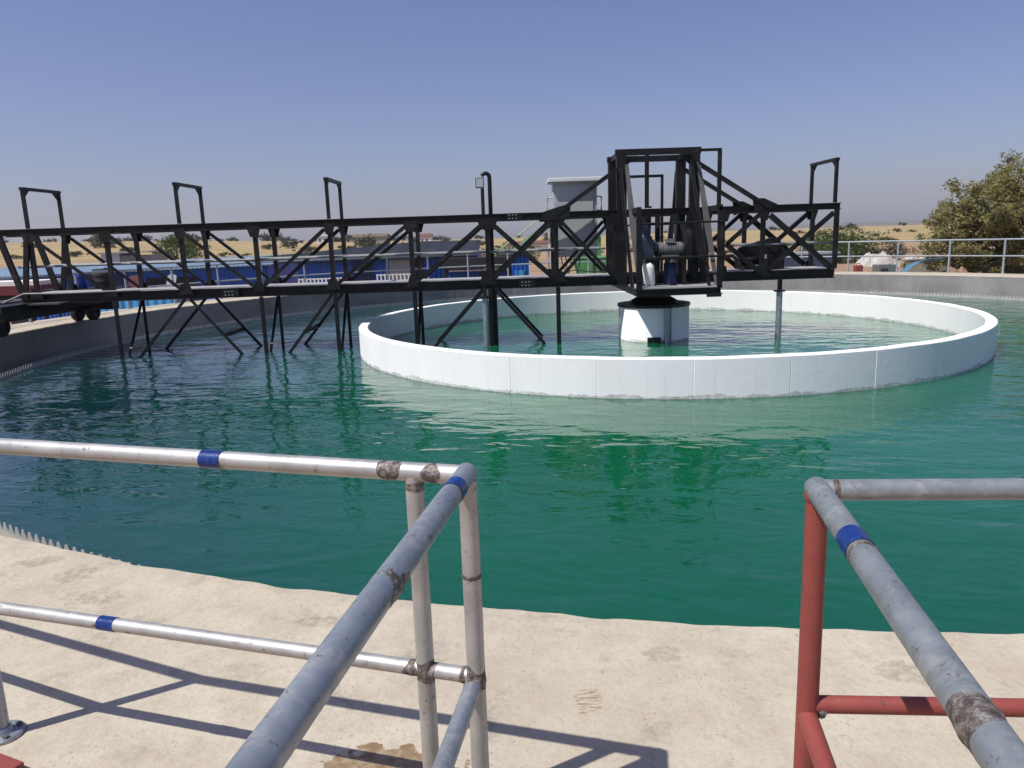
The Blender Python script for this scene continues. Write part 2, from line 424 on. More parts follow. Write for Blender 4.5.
def ridge(name, d, a0, a1, h, seed):
    mb = MB(); n = 90; vv = []
    for i in range(n+1):
        a = rad(a0 + (a1-a0)*i/n); e = math.sin(PI*i/n)**.6
        hh = h*e*(.55 + .45*noise.noise(Vector((i*.11+seed, 3.3, 0))) + .2*noise.noise(Vector((i*.4+seed, 1.3, 0))))
        for dd, z in ((d-420, -2), (d-200, hh*.45), (d-60, hh*.85), (d, max(hh, 0)), (d+250, -2)):
            vv.append((dd*math.sin(a), dd*math.cos(a), z))
    mb.add(vv, [(i*5+k, i*5+k+1, (i+1)*5+k+1, (i+1)*5+k) for i in range(n) for k in range(4)], True)
    return tag(mb.build(name, HILLM), kind='structure')
ridge('hills', 3300, 4, 46, 27, 2.0)
ridge('hills', 3500, -40, 2, 18, 7.0)

# ------------------------------------------------------------------ tank
def ring_pts(r, z, n, a0=0, a1=2*PI):
    return [(CX + r*math.cos(a0+(a1-a0)*k/n), CY + r*math.sin(a0+(a1-a0)*k/n), z) for k in range(n+1)]
tank = thing('tank_wall', 'grey concrete wall of the round tank, its flat pale top used as a walkway', 'tank wall', (CX, CY, GROUND))
def tank_meshes():
    n = 1800; body = MB(); top = MB(); vi, vt = [], []
    for k in range(n):
        a = 2*PI*k/n; ca, sa = math.cos(a), math.sin(a)
        p3 = Vector((ca*13, sa*13, 0))
        jit = .022*noise.noise(p3*1.1) + .016*noise.noise(p3*3.7) + .011*noise.noise(p3*9.0)
        ch = .012*max(0, noise.noise(p3*5+Vector((7,0,0))))
        def P(r, z): return (CX + r*ca, CY + r*sa, z)
        vi += [P(R_TANK+.01+.3*jit, -1.6), P(R_TANK+.01+.5*jit, DECK-.10), P(R_TANK+jit, DECK-.022)]
        vt += [P(R_TANK+jit, DECK-.022), P(R_TANK+jit+.012, DECK-.004-ch), P(R_TANK+.09, DECK), P(R_OUT-.03, DECK), P(R_OUT, DECK-.03), P(R_OUT, GROUND-.3)]
    body.add(vi, [(k*3+j, ((k+1)%n)*3+j, ((k+1)%n)*3+j+1, k*3+j+1) for k in range(n) for j in range(2)], True)
    top.add(vt, [(k*6+j, ((k+1)%n)*6+j, ((k+1)%n)*6+j+1, k*6+j+1) for k in range(n) for j in range(5)], False)
    body.build('inner_face', CEMENT, tank); top.build('walkway_top', DECKM, tank)
tank_meshes()
# landing the photographer stands on
MB().box((.15, .30, DECK-.12), (2.2, 1.75, .22)).build('landing', DECKM, tank, .01)
# launder floor and toothed weir plate
lf = MB(); n = 360
lv = []
for k in range(n):
    a = 2*PI*k/n
    for r, z in ((R_WEIR+.05, -.6), (R_TANK+.03, -.6)): lv.append((CX+r*math.cos(a), CY+r*math.sin(a), z))
lf.add(lv, [(k*2, ((k+1)%n)*2, ((k+1)%n)*2+1, k*2+1) for k in range(n)]); lf.build('launder_floor', CEMENT, tank)
wall2 = MB(); wv = []
for k in range(n):
    a = 2*PI*k/n
    for r, z in ((R_WEIR-.0, -1.2), (R_WEIR-.0, .012), (R_WEIR+.055, .012), (R_WEIR+.055, -.62)): wv.append((CX+r*math.cos(a), CY+r*math.sin(a), z))
wall2.add(wv, [(k*4+j, ((k+1)%n)*4+j, ((k+1)%n)*4+j+1, k*4+j+1) for k in range(n) for j in range(3)], False)
wall2.build('launder_wall', CEMENT, tank)
teeth = MB(); NT = 760
WEIRM = paint('pale_grey_weir_plate', (.42,.41,.385), .55, .15, (.35,.32,.28), 5)
for k in range(NT):
    a0 = 2*PI*k/NT; da = 2*PI/NT
    ps = [(0, -.03), (da, -.03), (da, .030), (da*.64, .106), (da*.36, .106), (0, .030)]
    for_ = []
    for rr in (R_WEIR-.006, R_WEIR-.001):
        for_ += [(CX+rr*math.cos(a0+t), CY+rr*math.sin(a0+t), z) for t, z in ps]
    teeth.add(for_, [(0,1,2,3,4,5), (11,10,9,8,7,6), (2,3,9,8), (3,4,10,9), (4,5,11,10)])
teeth.build('toothed_weir', WEIRM, tank)

# water: main pool inside the weir, a little in the launder
def disc(name, r0, r1, z, n=240):
    mb = MB(); vv = []
    if r0 == 0:
        mb.add([(0, 0, 0)] + [(r1*math.cos(2*PI*k/n), r1*math.sin(2*PI*k/n), 0) for k in range(n)], [(0, 1+k, 1+(k+1)%n) for k in range(n)], True)
    else:
        for k in range(n):
            for r in (r0, r1): vv.append((r*math.cos(2*PI*k/n), r*math.sin(2*PI*k/n), 0))
        mb.add(vv, [(k*2, ((k+1)%n)*2, ((k+1)%n)*2+1, k*2+1) for k in range(n)], True)
    o = mb.build(name, WATER); o.location = (CX, CY, z)
    return tag(o, kind='structure')
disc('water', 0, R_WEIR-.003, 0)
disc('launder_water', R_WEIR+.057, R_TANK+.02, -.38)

# white baffle ring
def baffle():
    mb = MB(); n = 480; vv = []; seams = 30
    angs = []
    for pn in range(seams):
        s0 = 2*PI*pn/seams
        angs += [(s0+.0001, .005), (s0+.0014, 0.)] + [(s0 + 2*PI/seams*q/16, 0.) for q in range(1, 16)] + [(s0+2*PI/seams-.0014, 0.)]
    n = len(angs)
    for a, g in angs:
        pan = int(a/(2*PI)*seams); off = .004*noise.noise(Vector((pan*1.37, .5, 0)))
        p3 = Vector((math.cos(a)*6, math.sin(a)*6, 0)); zt = H_BAF + .006*noise.noise(p3*1.5)
        ro, ri = R_BAF-g+off, R_BAF-T_BAF+g*.6
        for r, z in ((ro, -1.6), (ro, zt-.012), (ro-.012, zt), (ri+.012, zt), (ri, zt-.012), (ri, -1.6)):
            vv.append((r*math.cos(a), r*math.sin(a), z))
    mb.add(vv, [(k*6+j, ((k+1)%n)*6+j, ((k+1)%n)*6+j+1, k*6+j+1) for k in range(n) for j in range(5)], False)
    o = mb.build('baffle_ring', WHITE); o.location = (CX, CY, 0)
    return tag(o, 'low white painted ring wall standing in the green water around the pier', 'baffle ring')
baffle()
# centre pier
pier = thing('center_pier', 'short white round pier with dark cap carrying the bridge in the ring', 'pier', (CX, CY, 0))
MB().lathe((CX, CY, 0), [(.74, -1.6), (.74, .68), (.73, .695)], 64).build('shaft', WHITE, pier)
MB().lathe((CX, CY, 0), [(.001, .80), (.45, .80), (.48, .765), (.765, .750), (.765, .697), (.001, .695)], 64, smooth=False).build('cap_plate', STEEL, pier)
MB().tube([(CX+.12, CY-.80, -.6), (CX+.12, CY-.80, .70)], .055, 14).tube([(CX+.20, CY-.785, -.5), (CX+.20, CY-.785, .70)], .02, 8).build('riser_pipe', GALV_BLUE, pier)
MB().box((CX-.14, CY-.77, .03), (.26, .09, .15)).build('sluice_box', STEEL, pier, .01)

# ------------------------------------------------------------------ rotating bridge
BR = thing('rotating_bridge', 'black steel truss bridge spanning from the tank wall to the central pier', 'bridge', (CX, CY, .8))
K = 1.0165
XP = [x*K for x in (-9.54, -8.01, -6.52, -5.04, -3.54, -1.93, -.40, .98, 2.18)]
XQ = [4.32*K, 5.13*K, 6.60*K]
ZT, ZB = 2.625, 1.275            # chord centre heights
XL, XR = -10.05, 6.72
def part(mb, name, mat=STEEL, parent=BR, bevel=0): return mb.build(name, mat, parent, bevel)
for y, fl in ((YN, 1), (YF, -1)):
    part(MB().channel((XL-.9, y, ZT), (XR+.06, y, ZT), .08, .128, flip=fl), 'top_chord')
    part(MB().channel((XL, y, ZB), (XR, y, ZB), .09, .190, flip=fl), 'bottom_chord')
    s = -1 if y == YN else 1
    for x in XP + XQ:
        part(MB().channel((x, y, ZB+.10), (x, y, ZT-.06), .07, .086, (1,0,0)), 'post')
    # end bay by the wheels
    part(MB().bar((-10.32, y, ZT-.06), (-9.98, y, ZB), .07, .11, (1,0,0)), 'post')
    part(MB().bar((XP[0]-.02, y+s*.05, ZT-.06), (-9.93, y+s*.05, ZB), .05, .10, (1,0,0)), 'diagonal')
    dg = []
    for i in range(3): dg.append((XP[i], 1, XP[i+1], 0))
    dg += [(XP[3], 0, XP[4], 1), (XP[4], 0, XP[5], 1), (XP[5], 0, XP[6], 1)]
    dg += [(XP[6], 1, XP[7], 0), (XP[6], 0, XP[7], 1), (XP[7], 1, XP[8], 0), (XP[7], 0, XP[8], 1)]
    dg += [(XQ[1], 1, XQ[2], 0), (XQ[1], 0, XQ[2], 1)]
    for j, (xa, ta, xb, tb) in enumerate(dg):
        za, zb = (ZT-.13 if ta else ZB+.12), (ZT-.13 if tb else ZB+.12)
        L = xb-xa; o = s*(.045 if (j % 2 or j < 6) else .075)
        heavy = .10 if j in (6, 7, 10, 11) else .070
        part(MB().angle((xa+.10, y+o, za), (xb-.10, y+o, zb), heavy, heavy, (0, -s, 0)), 'diagonal')
    for tz in (ZT-.10, ZB+.10):
        part(MB().angle((XQ[0]+.06, y+s*.05, 1.93), (XQ[1]-.08, y+s*.05, tz), .09, .09, (0, -s, 0)), 'diagonal')
    # gusset plates
    for i, x in enumerate(XP + XQ):
        for zz, up in ((ZT-.12, 1), (ZB+.10, 0)):
            hw = (.15 if (i + up) % 2 == 0 else .125) if i not in (6, 7) else .21
            if i == 11 and y == YN: continue
            if True:
                pts = [(x-hw, y+s*.062, zz+.10), (x+hw, y+s*.062, zz+.10), (x+hw*.55, y+s*.062, zz-.12), (x-hw*.55, y+s*.062, zz-.12)]
                if not up: pts = [(a, b, 2*zz - c) for a, b, c in pts]
                part(MB().plate(pts, .012, (0, 1, 0)), 'gusset_plate')
    # pipe handrail inside the truss
    part(MB().tube([(XL, y-s*.08, 1.93), (2.0, y-s*.08, 1.93)], .026, 10), 'handrail', RAILGREY)
    part(MB().tube([(4.5, y-s*.08, 1.90), (XR, y-s*.08, 1.90)], .022, 10), 'handrail', RAILGREY)
    # bolted splices
    for xx, zz in ((-5.72, ZB), (1.0-.62, ZB), (1.0-.85, ZT)):
        sp = part(MB().box((xx, y+s*.058, zz), (.34, .012, .13)), 'splice_plate')
        for a in (-.10, -.03, .04):
            for b in (-.04, .03): MB().box((xx+a, y+s*.070, zz+b), (.026, .016, .026)).build('bolt', GALV_DULL, sp)
# walkway plate and cross members
part(MB().box(((XL+2.3)/2, YM, ZB+.085), (2.3-XL, YF-YN-.16, .03)), 'walkway_plate', GRATE)
part(MB().box(((4.2+XR)/2, YM, ZB+.085), (XR-4.2, YF-YN-.16, .03)), 'walkway_plate', GRATE)
for x in XP + XQ:
    part(MB().bar((x, YN+.06, ZB), (x, YF-.06, ZB), .07, .10), 'cross_beam')
# portal frames
for x in (XP[0], XP[2], XP[4], XQ[2]):
    m = MB(); zt = 3.45 if x < 0 else 3.51
    if x > 0: x -= .05
    m.bar((x, YN, ZT+.07), (x, YN, zt), .05, .066, (1,0,0)).bar((x, YF, ZT+.07), (x, YF, zt), .05, .066, (1,0,0))
    m.bar((x, YN-.04, zt+.03), (x, YF+.04, zt+.03), .085, .06)
    m.plate([(x, YF-.03, zt), (x, YF-.22, zt), (x, YF-.03, zt-.16)], .03, (1,0,0)).plate([(x, YN+.03, zt), (x, YN+.20, zt), (x, YN+.03, zt-.14)], .03, (1,0,0))
    part(m, 'portal_frame')
# legs below the bridge: scraper arms going down into the water
def leg(p, q, w=.062): part(MB().angle(p, q, w, w, (0,1,0)), 'scraper_arm')
for x in (XP[1], XP[3], XP[4], XP[5], XP[6], XP[7]):
    leg((x+.02, YN, ZB-.10), (x+.02, YN, -1.0), .085)
    if x != XP[7] and x != XP[6]:
        leg((x, YF, ZB-.10), (x, YF, -1.0), .066)
        leg((x, YF-.02, ZB-.12), (x, YF-1.45, -.75), .055)
leg((XP[6]+.10, YN+.12, ZB-.10), (XP[6]+.10, YN+.12, -1.0), .11)
for y in (YN, YF):
    for xa, xb in ((XP[2]-.05, -7.75), (XP[2]+.05, -5.62), (XP[4]-.05, -4.62), (XP[6]-.1, -1.6), (XP[6]+.12, .72)):
        d = Vector((xb-xa, 0, -(ZB-.10))); e = 1.28 if (xa, xb) != (XP[6]+.12, .72) else 1.0
        leg((xa, y, ZB-.10), (xa+d.x*e, y, ZB-.10+d.z*e), .062)
for xa, xb, k in ((XP[2]+.05, -5.62, .66), (XP[4]-.05, -4.62, .64), (XP[6]+.12, .72, .985)):
    x = xa + (xb-xa)*k; z = (ZB-.10)*(1-k)
    part(MB().angle((x, YN-.02, z), (x, YF+.02, z), .07, .07), 'arm_strut')
# drain pipes hanging from the bridge
for x, y, zt in ((XP[6]-.09, YN-.02, 1.0), (5.62, 15.55, .93)):
    pp = part(MB().tube([(x, y, -.9), (x, y, zt)], .062, 16), 'hanging_pipe', GALV_BLUE)
    MB().lathe((x, y, zt), [(.001, .03), (.12, .03), (.12, -.0), (.001, 0)], 20, smooth=False).box((x, y, zt+.16), (.075, .075, .30)).build('flange', STEEL, pp)
# end carriage on the wall
cg = part(MB().box((-9.92, YM-.05, 1.06), (.46, 3.5, .30)).box((-9.50, YF+.62, 1.06), (.80, .30, .34)).box((-9.55, YM, 1.12), (.95, 1.5, .10))
          .box((-9.98, YM-1.72, 1.02), (.46, .40, .10)), 'end_carriage', STEEL)
part(MB().box((-9.60, YM-.55, 1.19), (1.1, .95, .03)), 'tread_plate', STEEL_GREY)
def wheel(x, y, r=.205):
    wh = part(MB().lathe((x, y, DECK+r), [(.09, -.085), (r-.03, -.085), (r, -.055), (r, .055), (r-.03, .085), (.09, .085)], 32, 'X'), 'wheel', RUBBER)
    MB().lathe((x, y, DECK+r), [(.001, -.06), (.092, -.06), (.10, -.02), (.10, .02), (.092, .06), (.001, .06)], 20, 'X', False).lathe((x, y, DECK+r), [(.03, -.12), (.03, .12)], 12, 'X').build('hub', STEEL_GREY, wh)
    MB().box((x, y, DECK+r+.16), (.22, .16, .10)).build('axle_bracket', STEEL, wh)
wheel(-9.98, 14.62); wheel(-10.16, 17.62); wheel(-9.80, 17.62)
# ladder rail at carriage
part(MB().tube([(-10.05, 14.9, 1.25), (-9.6, 14.9, 1.42), (-8.9, 15.0, 1.40), (-7.5, 15.3, 1.40)], .02, 8).tube([(-9.93, 14.6, 1.08), (-9.93, 14.6, 1.40)], .016, 8), 'bent_pipe_rail', RAILGREY)

# central tower
TX0, TX1, ZTOP = 2.33, 3.80, 3.80
for x in (TX0, TX1):
    for y in (YN, YF):
        part(MB().channel((x, y, ZB-.10), (x, y, ZTOP-.06), .13, .20, (1,0,0), .02), 'tower_column')
part(MB().bar((TX0-.12, YN, ZTOP), (TX1+.12, YN, ZTOP), .11, .12), 'tower_beam')
part(MB().bar((TX0-.12, YF, ZTOP-.02), (TX1+.12, YF, ZTOP-.02), .11, .12), 'tower_beam')
for x in (TX0, TX1):
    part(MB().bar((x, YN+.05, ZTOP-.02), (x, YF-.05, ZTOP-.02), .11, .11), 'tower_beam')
    part(MB().plate([(x+(.10 if x == TX0 else -.10), YN+.02, ZTOP-.07), (x+(.34 if x == TX0 else -.34), YN+.02, ZTOP-.07), (x+(.10 if x == TX0 else -.10), YN+.02, ZTOP-.26)], .02, (0,1,0)), 'knee_plate')
for (y0, y1) in ((YN-.08, 14.30), (YF+.08, 17.95)):
    for x, dx in ((TX0+.10, .06), (TX1+.06, .10)):
        p, q = Vector((x, y0, 3.55)), Vector((x+dx, y1, 1.20))
        m = MB()
        # tapered plate strut, wider at mid height
        mid = p.lerp(q, .5)
        for a, b, wa, wb in ((p, mid, .035, .065), (mid, q, .065, .03)):
            A = Vector((0, 1, 0))
            m.add([a+Vector((-wa, 0, 0)), a+Vector((wa, 0, 0)), b+Vector((wb, 0, 0)), b+Vector((-wb, 0, 0)),
                   a+Vector((-wa, .03, .02)), a+Vector((wa, .03, .02)), b+Vector((wb, .03, .02)), b+Vector((-wb, .03, .02))],
                  [(0,1,2,3), (7,6,5,4), (0,4,5,1), (1,5,6,2), (2,6,7,3), (3,7,4,0)])
        part(m, 'raking_strut', STEEL_GREY)
        part(MB().angle((x-.13, y0, 3.5), (x-.13+dx, y1+.02, 1.2), .05, .07, (1,0,0)), 'raking_angle')
for x in (TX0+.45, TX1-.38, TX1+.22):
    part(MB().plate([(x-.05, YN+.02, 2.55), (x+.06, YN+.02, 2.55), (x+.01, YN+.02, 1.95)], .03, (0,1,0)).plate([(x-.02, YN+.02, 1.95), (x+.02, YN+.02, 1.95), (x+.08, YN+.02, 1.3), (x-.06, YN+.02, 1.3)], .03, (0,1,0)), 'web_plate', STEEL_GREY)
for y, s in ((YN, -1), (YF, 1)):
    part(MB().bar((TX0-.05, y+s*.03, 3.50), (XP[7]+.02, y+s*.03, ZT+.02), .07, .13, (0,1,0)), 'tie_bar')
    part(MB().bar((TX1+.06, y+s*.03, 3.55), (XQ[1]+.12, y+s*.03, ZT), .07, .14, (0,1,0)), 'tie_bar')
    part(MB().plate([(XP[7]-.28, y+s*.075, ZT-.10), (XP[7]+.28, y+s*.075, ZT-.10), (XP[7]+.30, y+s*.075, ZT+.22), (XP[7]+.05, y+s*.075, ZT+.16), (XP[7]-.28, y+s*.075, ZT+.06)], .014, (0,1,0)), 'tie_plate')
    part(MB().plate([(XQ[1]-.22, y+s*.075, ZT-.10), (XQ[1]+.26, y+s*.075, ZT+.07), (XQ[1]-.02, y+s*.075, ZT+.20), (XQ[1]-.25, y+s*.075, ZT+.20)], .014, (0,1,0)), 'tie_plate')
# service platform hung out in front of the tower
PX0, PX1, PY0, PY1, PZ = 2.46, 4.05, 14.30, 17.95, 1.15
part(MB().box(((PX0+PX1)/2, (PY0+PY1)/2, PZ+.02), (PX1-PX0, PY1-PY0, .03)), 'platform_floor', GRATE)
part(MB().channel((PX0, PY0, PZ-.06), (PX1, PY0, PZ-.06), .07, .13).channel((PX0, PY0, PZ-.06), (PX0, PY1, PZ-.06), .07, .13).channel((PX1, PY0, PZ-.06), (PX1, PY1, PZ-.06), .07, .13)
     .box((PX1-.14, PY0-.01, PZ-.14), (.26, .10, .07)), 'platform_frame')
part(MB().lathe((CX, CY, 0), [(.001, 1.10), (.42, 1.10), (.42, 1.0), (.36, .98), (.36, .88), (.50, .80), (.001, .80)], 40, smooth=False), 'slewing_bearing')
for x in (PX0+.03, PX1-.03):
    part(MB().channel((x, PY0+.03, PZ), (x, PY0+.03, 2.64), .09 if x < 3 else .06, .10, (1,0,0)), 'cage_post')
    part(MB().bar((x, PY0, 2.64), (x, YN-.05, 2.64), .07, .10), 'cage_beam')
part(MB().bar((PX1-.07, PY0+.03, 2.60), (PX1-.07, PY0+.03, 3.66), .05, .07, (1,0,0)).bar((TX1-.2, PY0+.03, 3.68), (PX1-.04, PY0+.03, 3.68), .05, .05).bar((TX1-.2, PY0+.03, 3.68), (TX1-.1, YN, 3.74), .05, .05), 'hoist_frame')
part(MB().bar((TX0+.50, YN-.08, 3.74), (TX0+.50, YN-.08, 2.72), .045, .08, (1,0,0)).box((TX0+.53, YN-.08, 2.72), (.13, .05, .04)), 'hanger_bar')
for xa, ya, za, xb, yb, zb in ((3.55, 15.6, 2.6, 3.75, 15.1, 1.2), (3.72, 15.5, 2.6, 3.50, 15.3, 1.2), (3.62, 16.6, 2.6, 3.42, 16.4, 1.2), (3.95, 15.2, 1.2, 3.78, 15.4, 2.6),
                               (3.20, 17.2, 2.6, 3.12, 17.0, 1.2), (3.42, 17.3, 2.6, 3.36, 17.0, 1.2), (2.52, 15.3, 2.6, 2.58, 14.7, 1.2)):
    part(MB().bar((xa, ya, za), (xb, yb, zb), .05, .11, (1,0,0)), 'raking_angle')
part(MB().bar((3.0, YF+.15, 2.60), (PX1, YF+.15, 2.62), .08, .10), 'cage_beam')
for z in (2.38, 1.74):
    part(MB().tube([(PX0, PY0, z), (PX1, PY0, z)], .020, 8), 'guard_rail')
part(MB().bar((PX0+.2, PY1-.1, 1.2), (PX0+.2, PY1-.1, 3.48), .05, .05, (1,0,0)).bar((PX1-.42, PY1-.1, 1.2), (PX1-.42, PY1-.1, 3.48), .05, .06, (1,0,0)).bar((PX0+.17, PY1-.1, 3.50), (PX1-.39, PY1-.1, 3.50), .06, .06), 'portal_frame')
for z in (2.4, 1.8):
    part(MB().tube([(PX0, PY1, z), (PX1, PY1, z)], .020, 8), 'guard_rail')

# things standing on the bridge -----------------------------------------------------------------
mt = thing('drive_motor', 'grey geared drive motor on black stand behind the platform guard rail', 'motor', (3.05, 15.0, PZ+.035))
zz = PZ+.035
m = MB()
for x in (2.88, 3.46):
    for y in (14.82, 15.2): m.bar((x, y, zz), (x, y, zz+.50), .07, .07)
m.box((3.17, 15.0, zz+.52), (.80, .52, .05)); m.build('stand', STEEL, mt)
m = MB(); prof = [(.001, -.24)]
for k in range(9): prof += [(.135, -.24+k*.05), (.135, -.215+k*.05), (.115, -.212+k*.05), (.115, -.194+k*.05)]
prof += [(.135, .21), (.10, .26), (.001, .26)]
m.lathe((3.22, 15.0, zz+.70), prof, 28, 'X', False).box((3.20, 14.93, zz+.86), (.16, .12, .08)).box((3.2, 15.0, zz+.56), (.34, .24, .05)); m.build('motor_body', MOTORGREY, mt)
m = MB().box((2.72, 15.0, zz+.72), (.30, .34, .36)).lathe((2.70, 15.0, zz+.90), [(.16, 0), (.16, .05), (.11, .08), (.10, .26), (.001, .28)], 24).lathe((2.88, 15.0, zz+.72), [(.15, 0), (.13, .08), (.001, .08)], 20, 'X'); m.build('gearbox', MOTORBLUE, mt, .012)
m = MB(); pts = []
for k in range(13):
    a = PI*k/12; pts.append((3.56, 15.0-.20*math.cos(a), zz+.88+.20*math.sin(a)))
m.plate(pts + [(3.56, 15.2, zz+.56), (3.56, 14.8, zz+.56)], .10, (1,0,0)); m.build('belt_guard', STEEL, mt)
def jar(o): return o
m = MB(); prof = [(.001, 0), (.15, .0), (.18, .06), (.165, .22), (.15, .38), (.13, .46), (.07, .49), (.001, .48)]
m.lathe((0, 0, 0), prof, 22)
vv = []
for v in m.v:
    p = Vector(v); k = 1 + .16*noise.noise(p*9) ; vv.append((p.x*k*.85, p.y*k*.85, p.z*.9*(1+.06*noise.noise(p*6))))
m.v = vv
sack = m.build('sack', SACKM); sack.location = (2.76, 14.85, PZ+.036)
tag(sack, 'white woven sack slumped on the platform floor under the gearbox', 'sack')
DRUMBLUE = paint('dark_blue_drum_paint', (.008,.022,.085), .45, .2, (.05,.05,.06), 8)
drum = thing('drum', 'small dark blue drum under the motor stand on the platform', 'drum', (3.22, 14.98, PZ+.036))
MB().lathe((3.22, 14.98, PZ+.036), [(.001, 0), (.125, 0), (.13, .02), (.13, .14), (.136, .15), (.13, .16), (.13, .30), (.136, .31), (.13, .32), (.13, .42), (.11, .43), (.001, .43)], 28).build('body', DRUMBLUE, drum)
MB().lathe((3.22, 14.98, PZ+.466), [(.001, .03), (.05, .03), (.05, -.002)], 16).build('lid', SACKM, drum)

pd = thing('pump_drive', 'black belt driven pump unit with long rounded guard inside the bridge stub', 'pump', (5.4, 16.1, ZB+.1))
def capsule(x0, z0, r0, x1, z1, r1, y, th):
    pts = []
    an = math.atan2(z1-z0, x1-x0)
    for k in range(11): a = an + PI/2 + PI*k/10; pts.append((x0+r0*math.cos(a), y, z0+r0*math.sin(a)))
    for k in range(11): a = an - PI/2 + PI*k/10; pts.append((x1+r1*math.cos(a), y, z1+r1*math.sin(a)))
    return MB().plate(pts, th, (0,1,0))
capsule(4.98, 1.74, .12, 5.60, 1.87, .165, 16.05, .14).build('belt_guard', STEEL, pd, .01)
MB().lathe((5.60, 15.95, 1.86), [(.001, -.03), (.12, -.03), (.12, .02), (.04, .03), (.001, .03)], 24, 'Y', False).build('pulley', STEEL, pd)
MB().lathe((4.98, 15.95, 1.76), [(.001, -.03), (.10, -.03), (.10, .02), (.001, .03)], 20, 'Y').build('pulley', STEEL, pd)
MB().box((5.72, 16.15, 1.58), (.26, .36, .46)).box((5.30, 16.15, 1.40), (.6, .36, .08)).build('stand', STEEL, pd)
MB().lathe((5.25, 16.35, 1.58), [(.001, -.24), (.12, -.24), (.125, .2), (.09, .24), (.001, .24)], 24, 'X').build('motor_body', STEEL, pd)
MB().tube([(4.55, 16.0, 1.40), (4.55, 16.0, 1.58), (4.62, 16.0, 1.66), (4.75, 16.0, 1.68), (4.85, 16.0, 1.60), (4.85, 16.0, 1.40)], .04, 10).build('bent_pipe', paint('rusty_pipe', (.16,.075,.045), .7, .3, None, 10), pd)

fl = thing('floodlight_pole', 'slim black floodlight pole clamped to the bridge side, lamp facing left', 'floodlight', (XP[6]+.09, YN+.12, ZT))
px, py = XP[6]+.085, YN+.14
MB().tube([(px, py, 1.30), (px, py, 3.40), (px-.01, py, 3.46), (px-.06, py, 3.50), (px-.12, py, 3.49), (px-.16, py, 3.45)], .042, 12).tube([(px-.15, py-.1, ZT+.05), (px-.15, py-.1, 3.20)], .036, 10).build('pole', STEEL, fl)
hd = MB().box((px-.20, py-.05, 3.31), (.17, .10, .20)).build('lamp_head', STEEL, fl, .01)
MB().box((px-.20, py-.103, 3.31), (.14, .008, .17)).build('lamp_glass', LAMPGLASS, hd)

cb = thing('control_cabinet', 'tall grey electrical cabinet with pale overhanging roof behind the bridge', 'cabinet', (1.53, 17.25, 1.3))
MB().box((1.53, 17.25, 2.55), (.97, .50, 1.62)).build('body', CABINET, cb, .01)
MB().box((1.53, 17.22, 3.41), (1.19, .74, .085)).box((1.53, 17.22, 3.375), (1.02, .58, .05)).build('roof', CABROOF, cb, .012)
MB().box((1.51, 16.985, 2.55), (.84, .02, 1.46)).build('door', CABINET, cb, .006)
for x in (1.10, 1.95):
    MB().bar((x, 17.1, 1.30), (x, 17.1, 1.76), .06, .06).build('leg', GALV_DULL, cb)
m = MB(); 
for xs in (-.56, .56): m.tube([(1.53+xs*.88, 17.2, 3.05), (1.53+xs*1.08, 17.2, 3.05), (1.53+xs*1.08, 17.2, 2.75), (1.53+xs*.88, 17.2, 2.75)], .02, 8)
m.build('lifting_bracket', GALV_DULL, cb)
m = MB()
for k in range(6):
    x = 1.10+.10*k; sg = random.uniform(-.1, .15)
    m.tube([(x, 17.05, 1.76), (x+.02, 17.0, 1.60), (x+sg*.5, 16.95, 1.48), (x+sg, 16.7+.1*random.random(), 1.40)], .012, 6)
m.tube([(1.2, 16.7, 1.42), (1.5, 16.6, 1.46), (1.8, 16.5, 1.42), (2.2, 16.4, 1.42)], .014, 6)
m.build('cable_bundle', RUBBER, cb)

# ------------------------------------------------------------------ foreground railings
RZ, RR = 1.63, .0245
def weld(p, d, r, parent, ln=.03):
    p, d = Vector(p), Vector(d).normalized(); m = MB()
    pts = [p - d*ln*.5, p - d*ln*.25, p, p + d*ln*.25, p + d*ln*.5]
    n = 30; up_ = Vector((0,0,1)) if abs(d.z) < .9 else Vector((0,1,0)); a_ = d.cross(up_).normalized(); b_ = a_.cross(d)
    rows = 9; vv = []
    for i in range(rows):
        u = i/(rows-1)*2-1
        for k in range(n):
            t = 2*PI*k/n; q = p + a_*math.cos(t)*r + b_*math.sin(t)*r
            e = max(.12, 1 + 1.5*noise.noise(q*19))                      # ragged ends
            bead = max(0, 1-(u*1.7)**2)*(.055 + .11*noise.noise(q*95 + Vector((u*3, 0, 0))))
            vv.append(p + d*ln*.5*u*e + (a_*math.cos(t) + b_*math.sin(t))*r*(1.013 - .002*abs(u) + max(-.002, bead)))
    m.add(vv, [(i*n+k, i*n+(k+1) % n, (i+1)*n+(k+1) % n, (i+1)*n+k) for i in range(rows-1) for k in range(n)], True); return m.build('weld_bead', WELD, parent)
def band(p, d, ln, r, parent):
    p, d = Vector(p), Vector(d).normalized()
    return MB().tube([p-d*ln/2, p+d*ln/2], r+.0016, 28, False).build('blue_band', TAPE, parent)
def pipe(mb_pts, r=RR): return MB().tube(mb_pts, r, 28)
def along(a, b, t): return Vector(a).lerp(Vector(b), t)
LA = Vector((-.121, 1.763, RZ)); LL = Vector((-1.755, 2.255, RZ)); LD = (LL-LA).normalized()
LEnd = LA + LD*4.2; LEnd.y += .35
LFd = (Vector((-.300, .735, RZ)) - LA).normalized(); LF = LA + LFd*2.1
lr = thing('left_railing', 'galvanised pipe railing left of the entry gap, all posts bare zinc, blue painted bands', 'railing', (LA.x, LA.y, DECK))
MID = 1.083
up = Vector((0,0,1))
def lower(v, z=MID): return Vector((v.x, v.y, z))
o = pipe([LA, LL, LEnd]).build('top_rail', GALV, lr)
pipe([lower(LA), lower(LL), lower(LEnd)], .0205).build('mid_rail', GALV, lr)
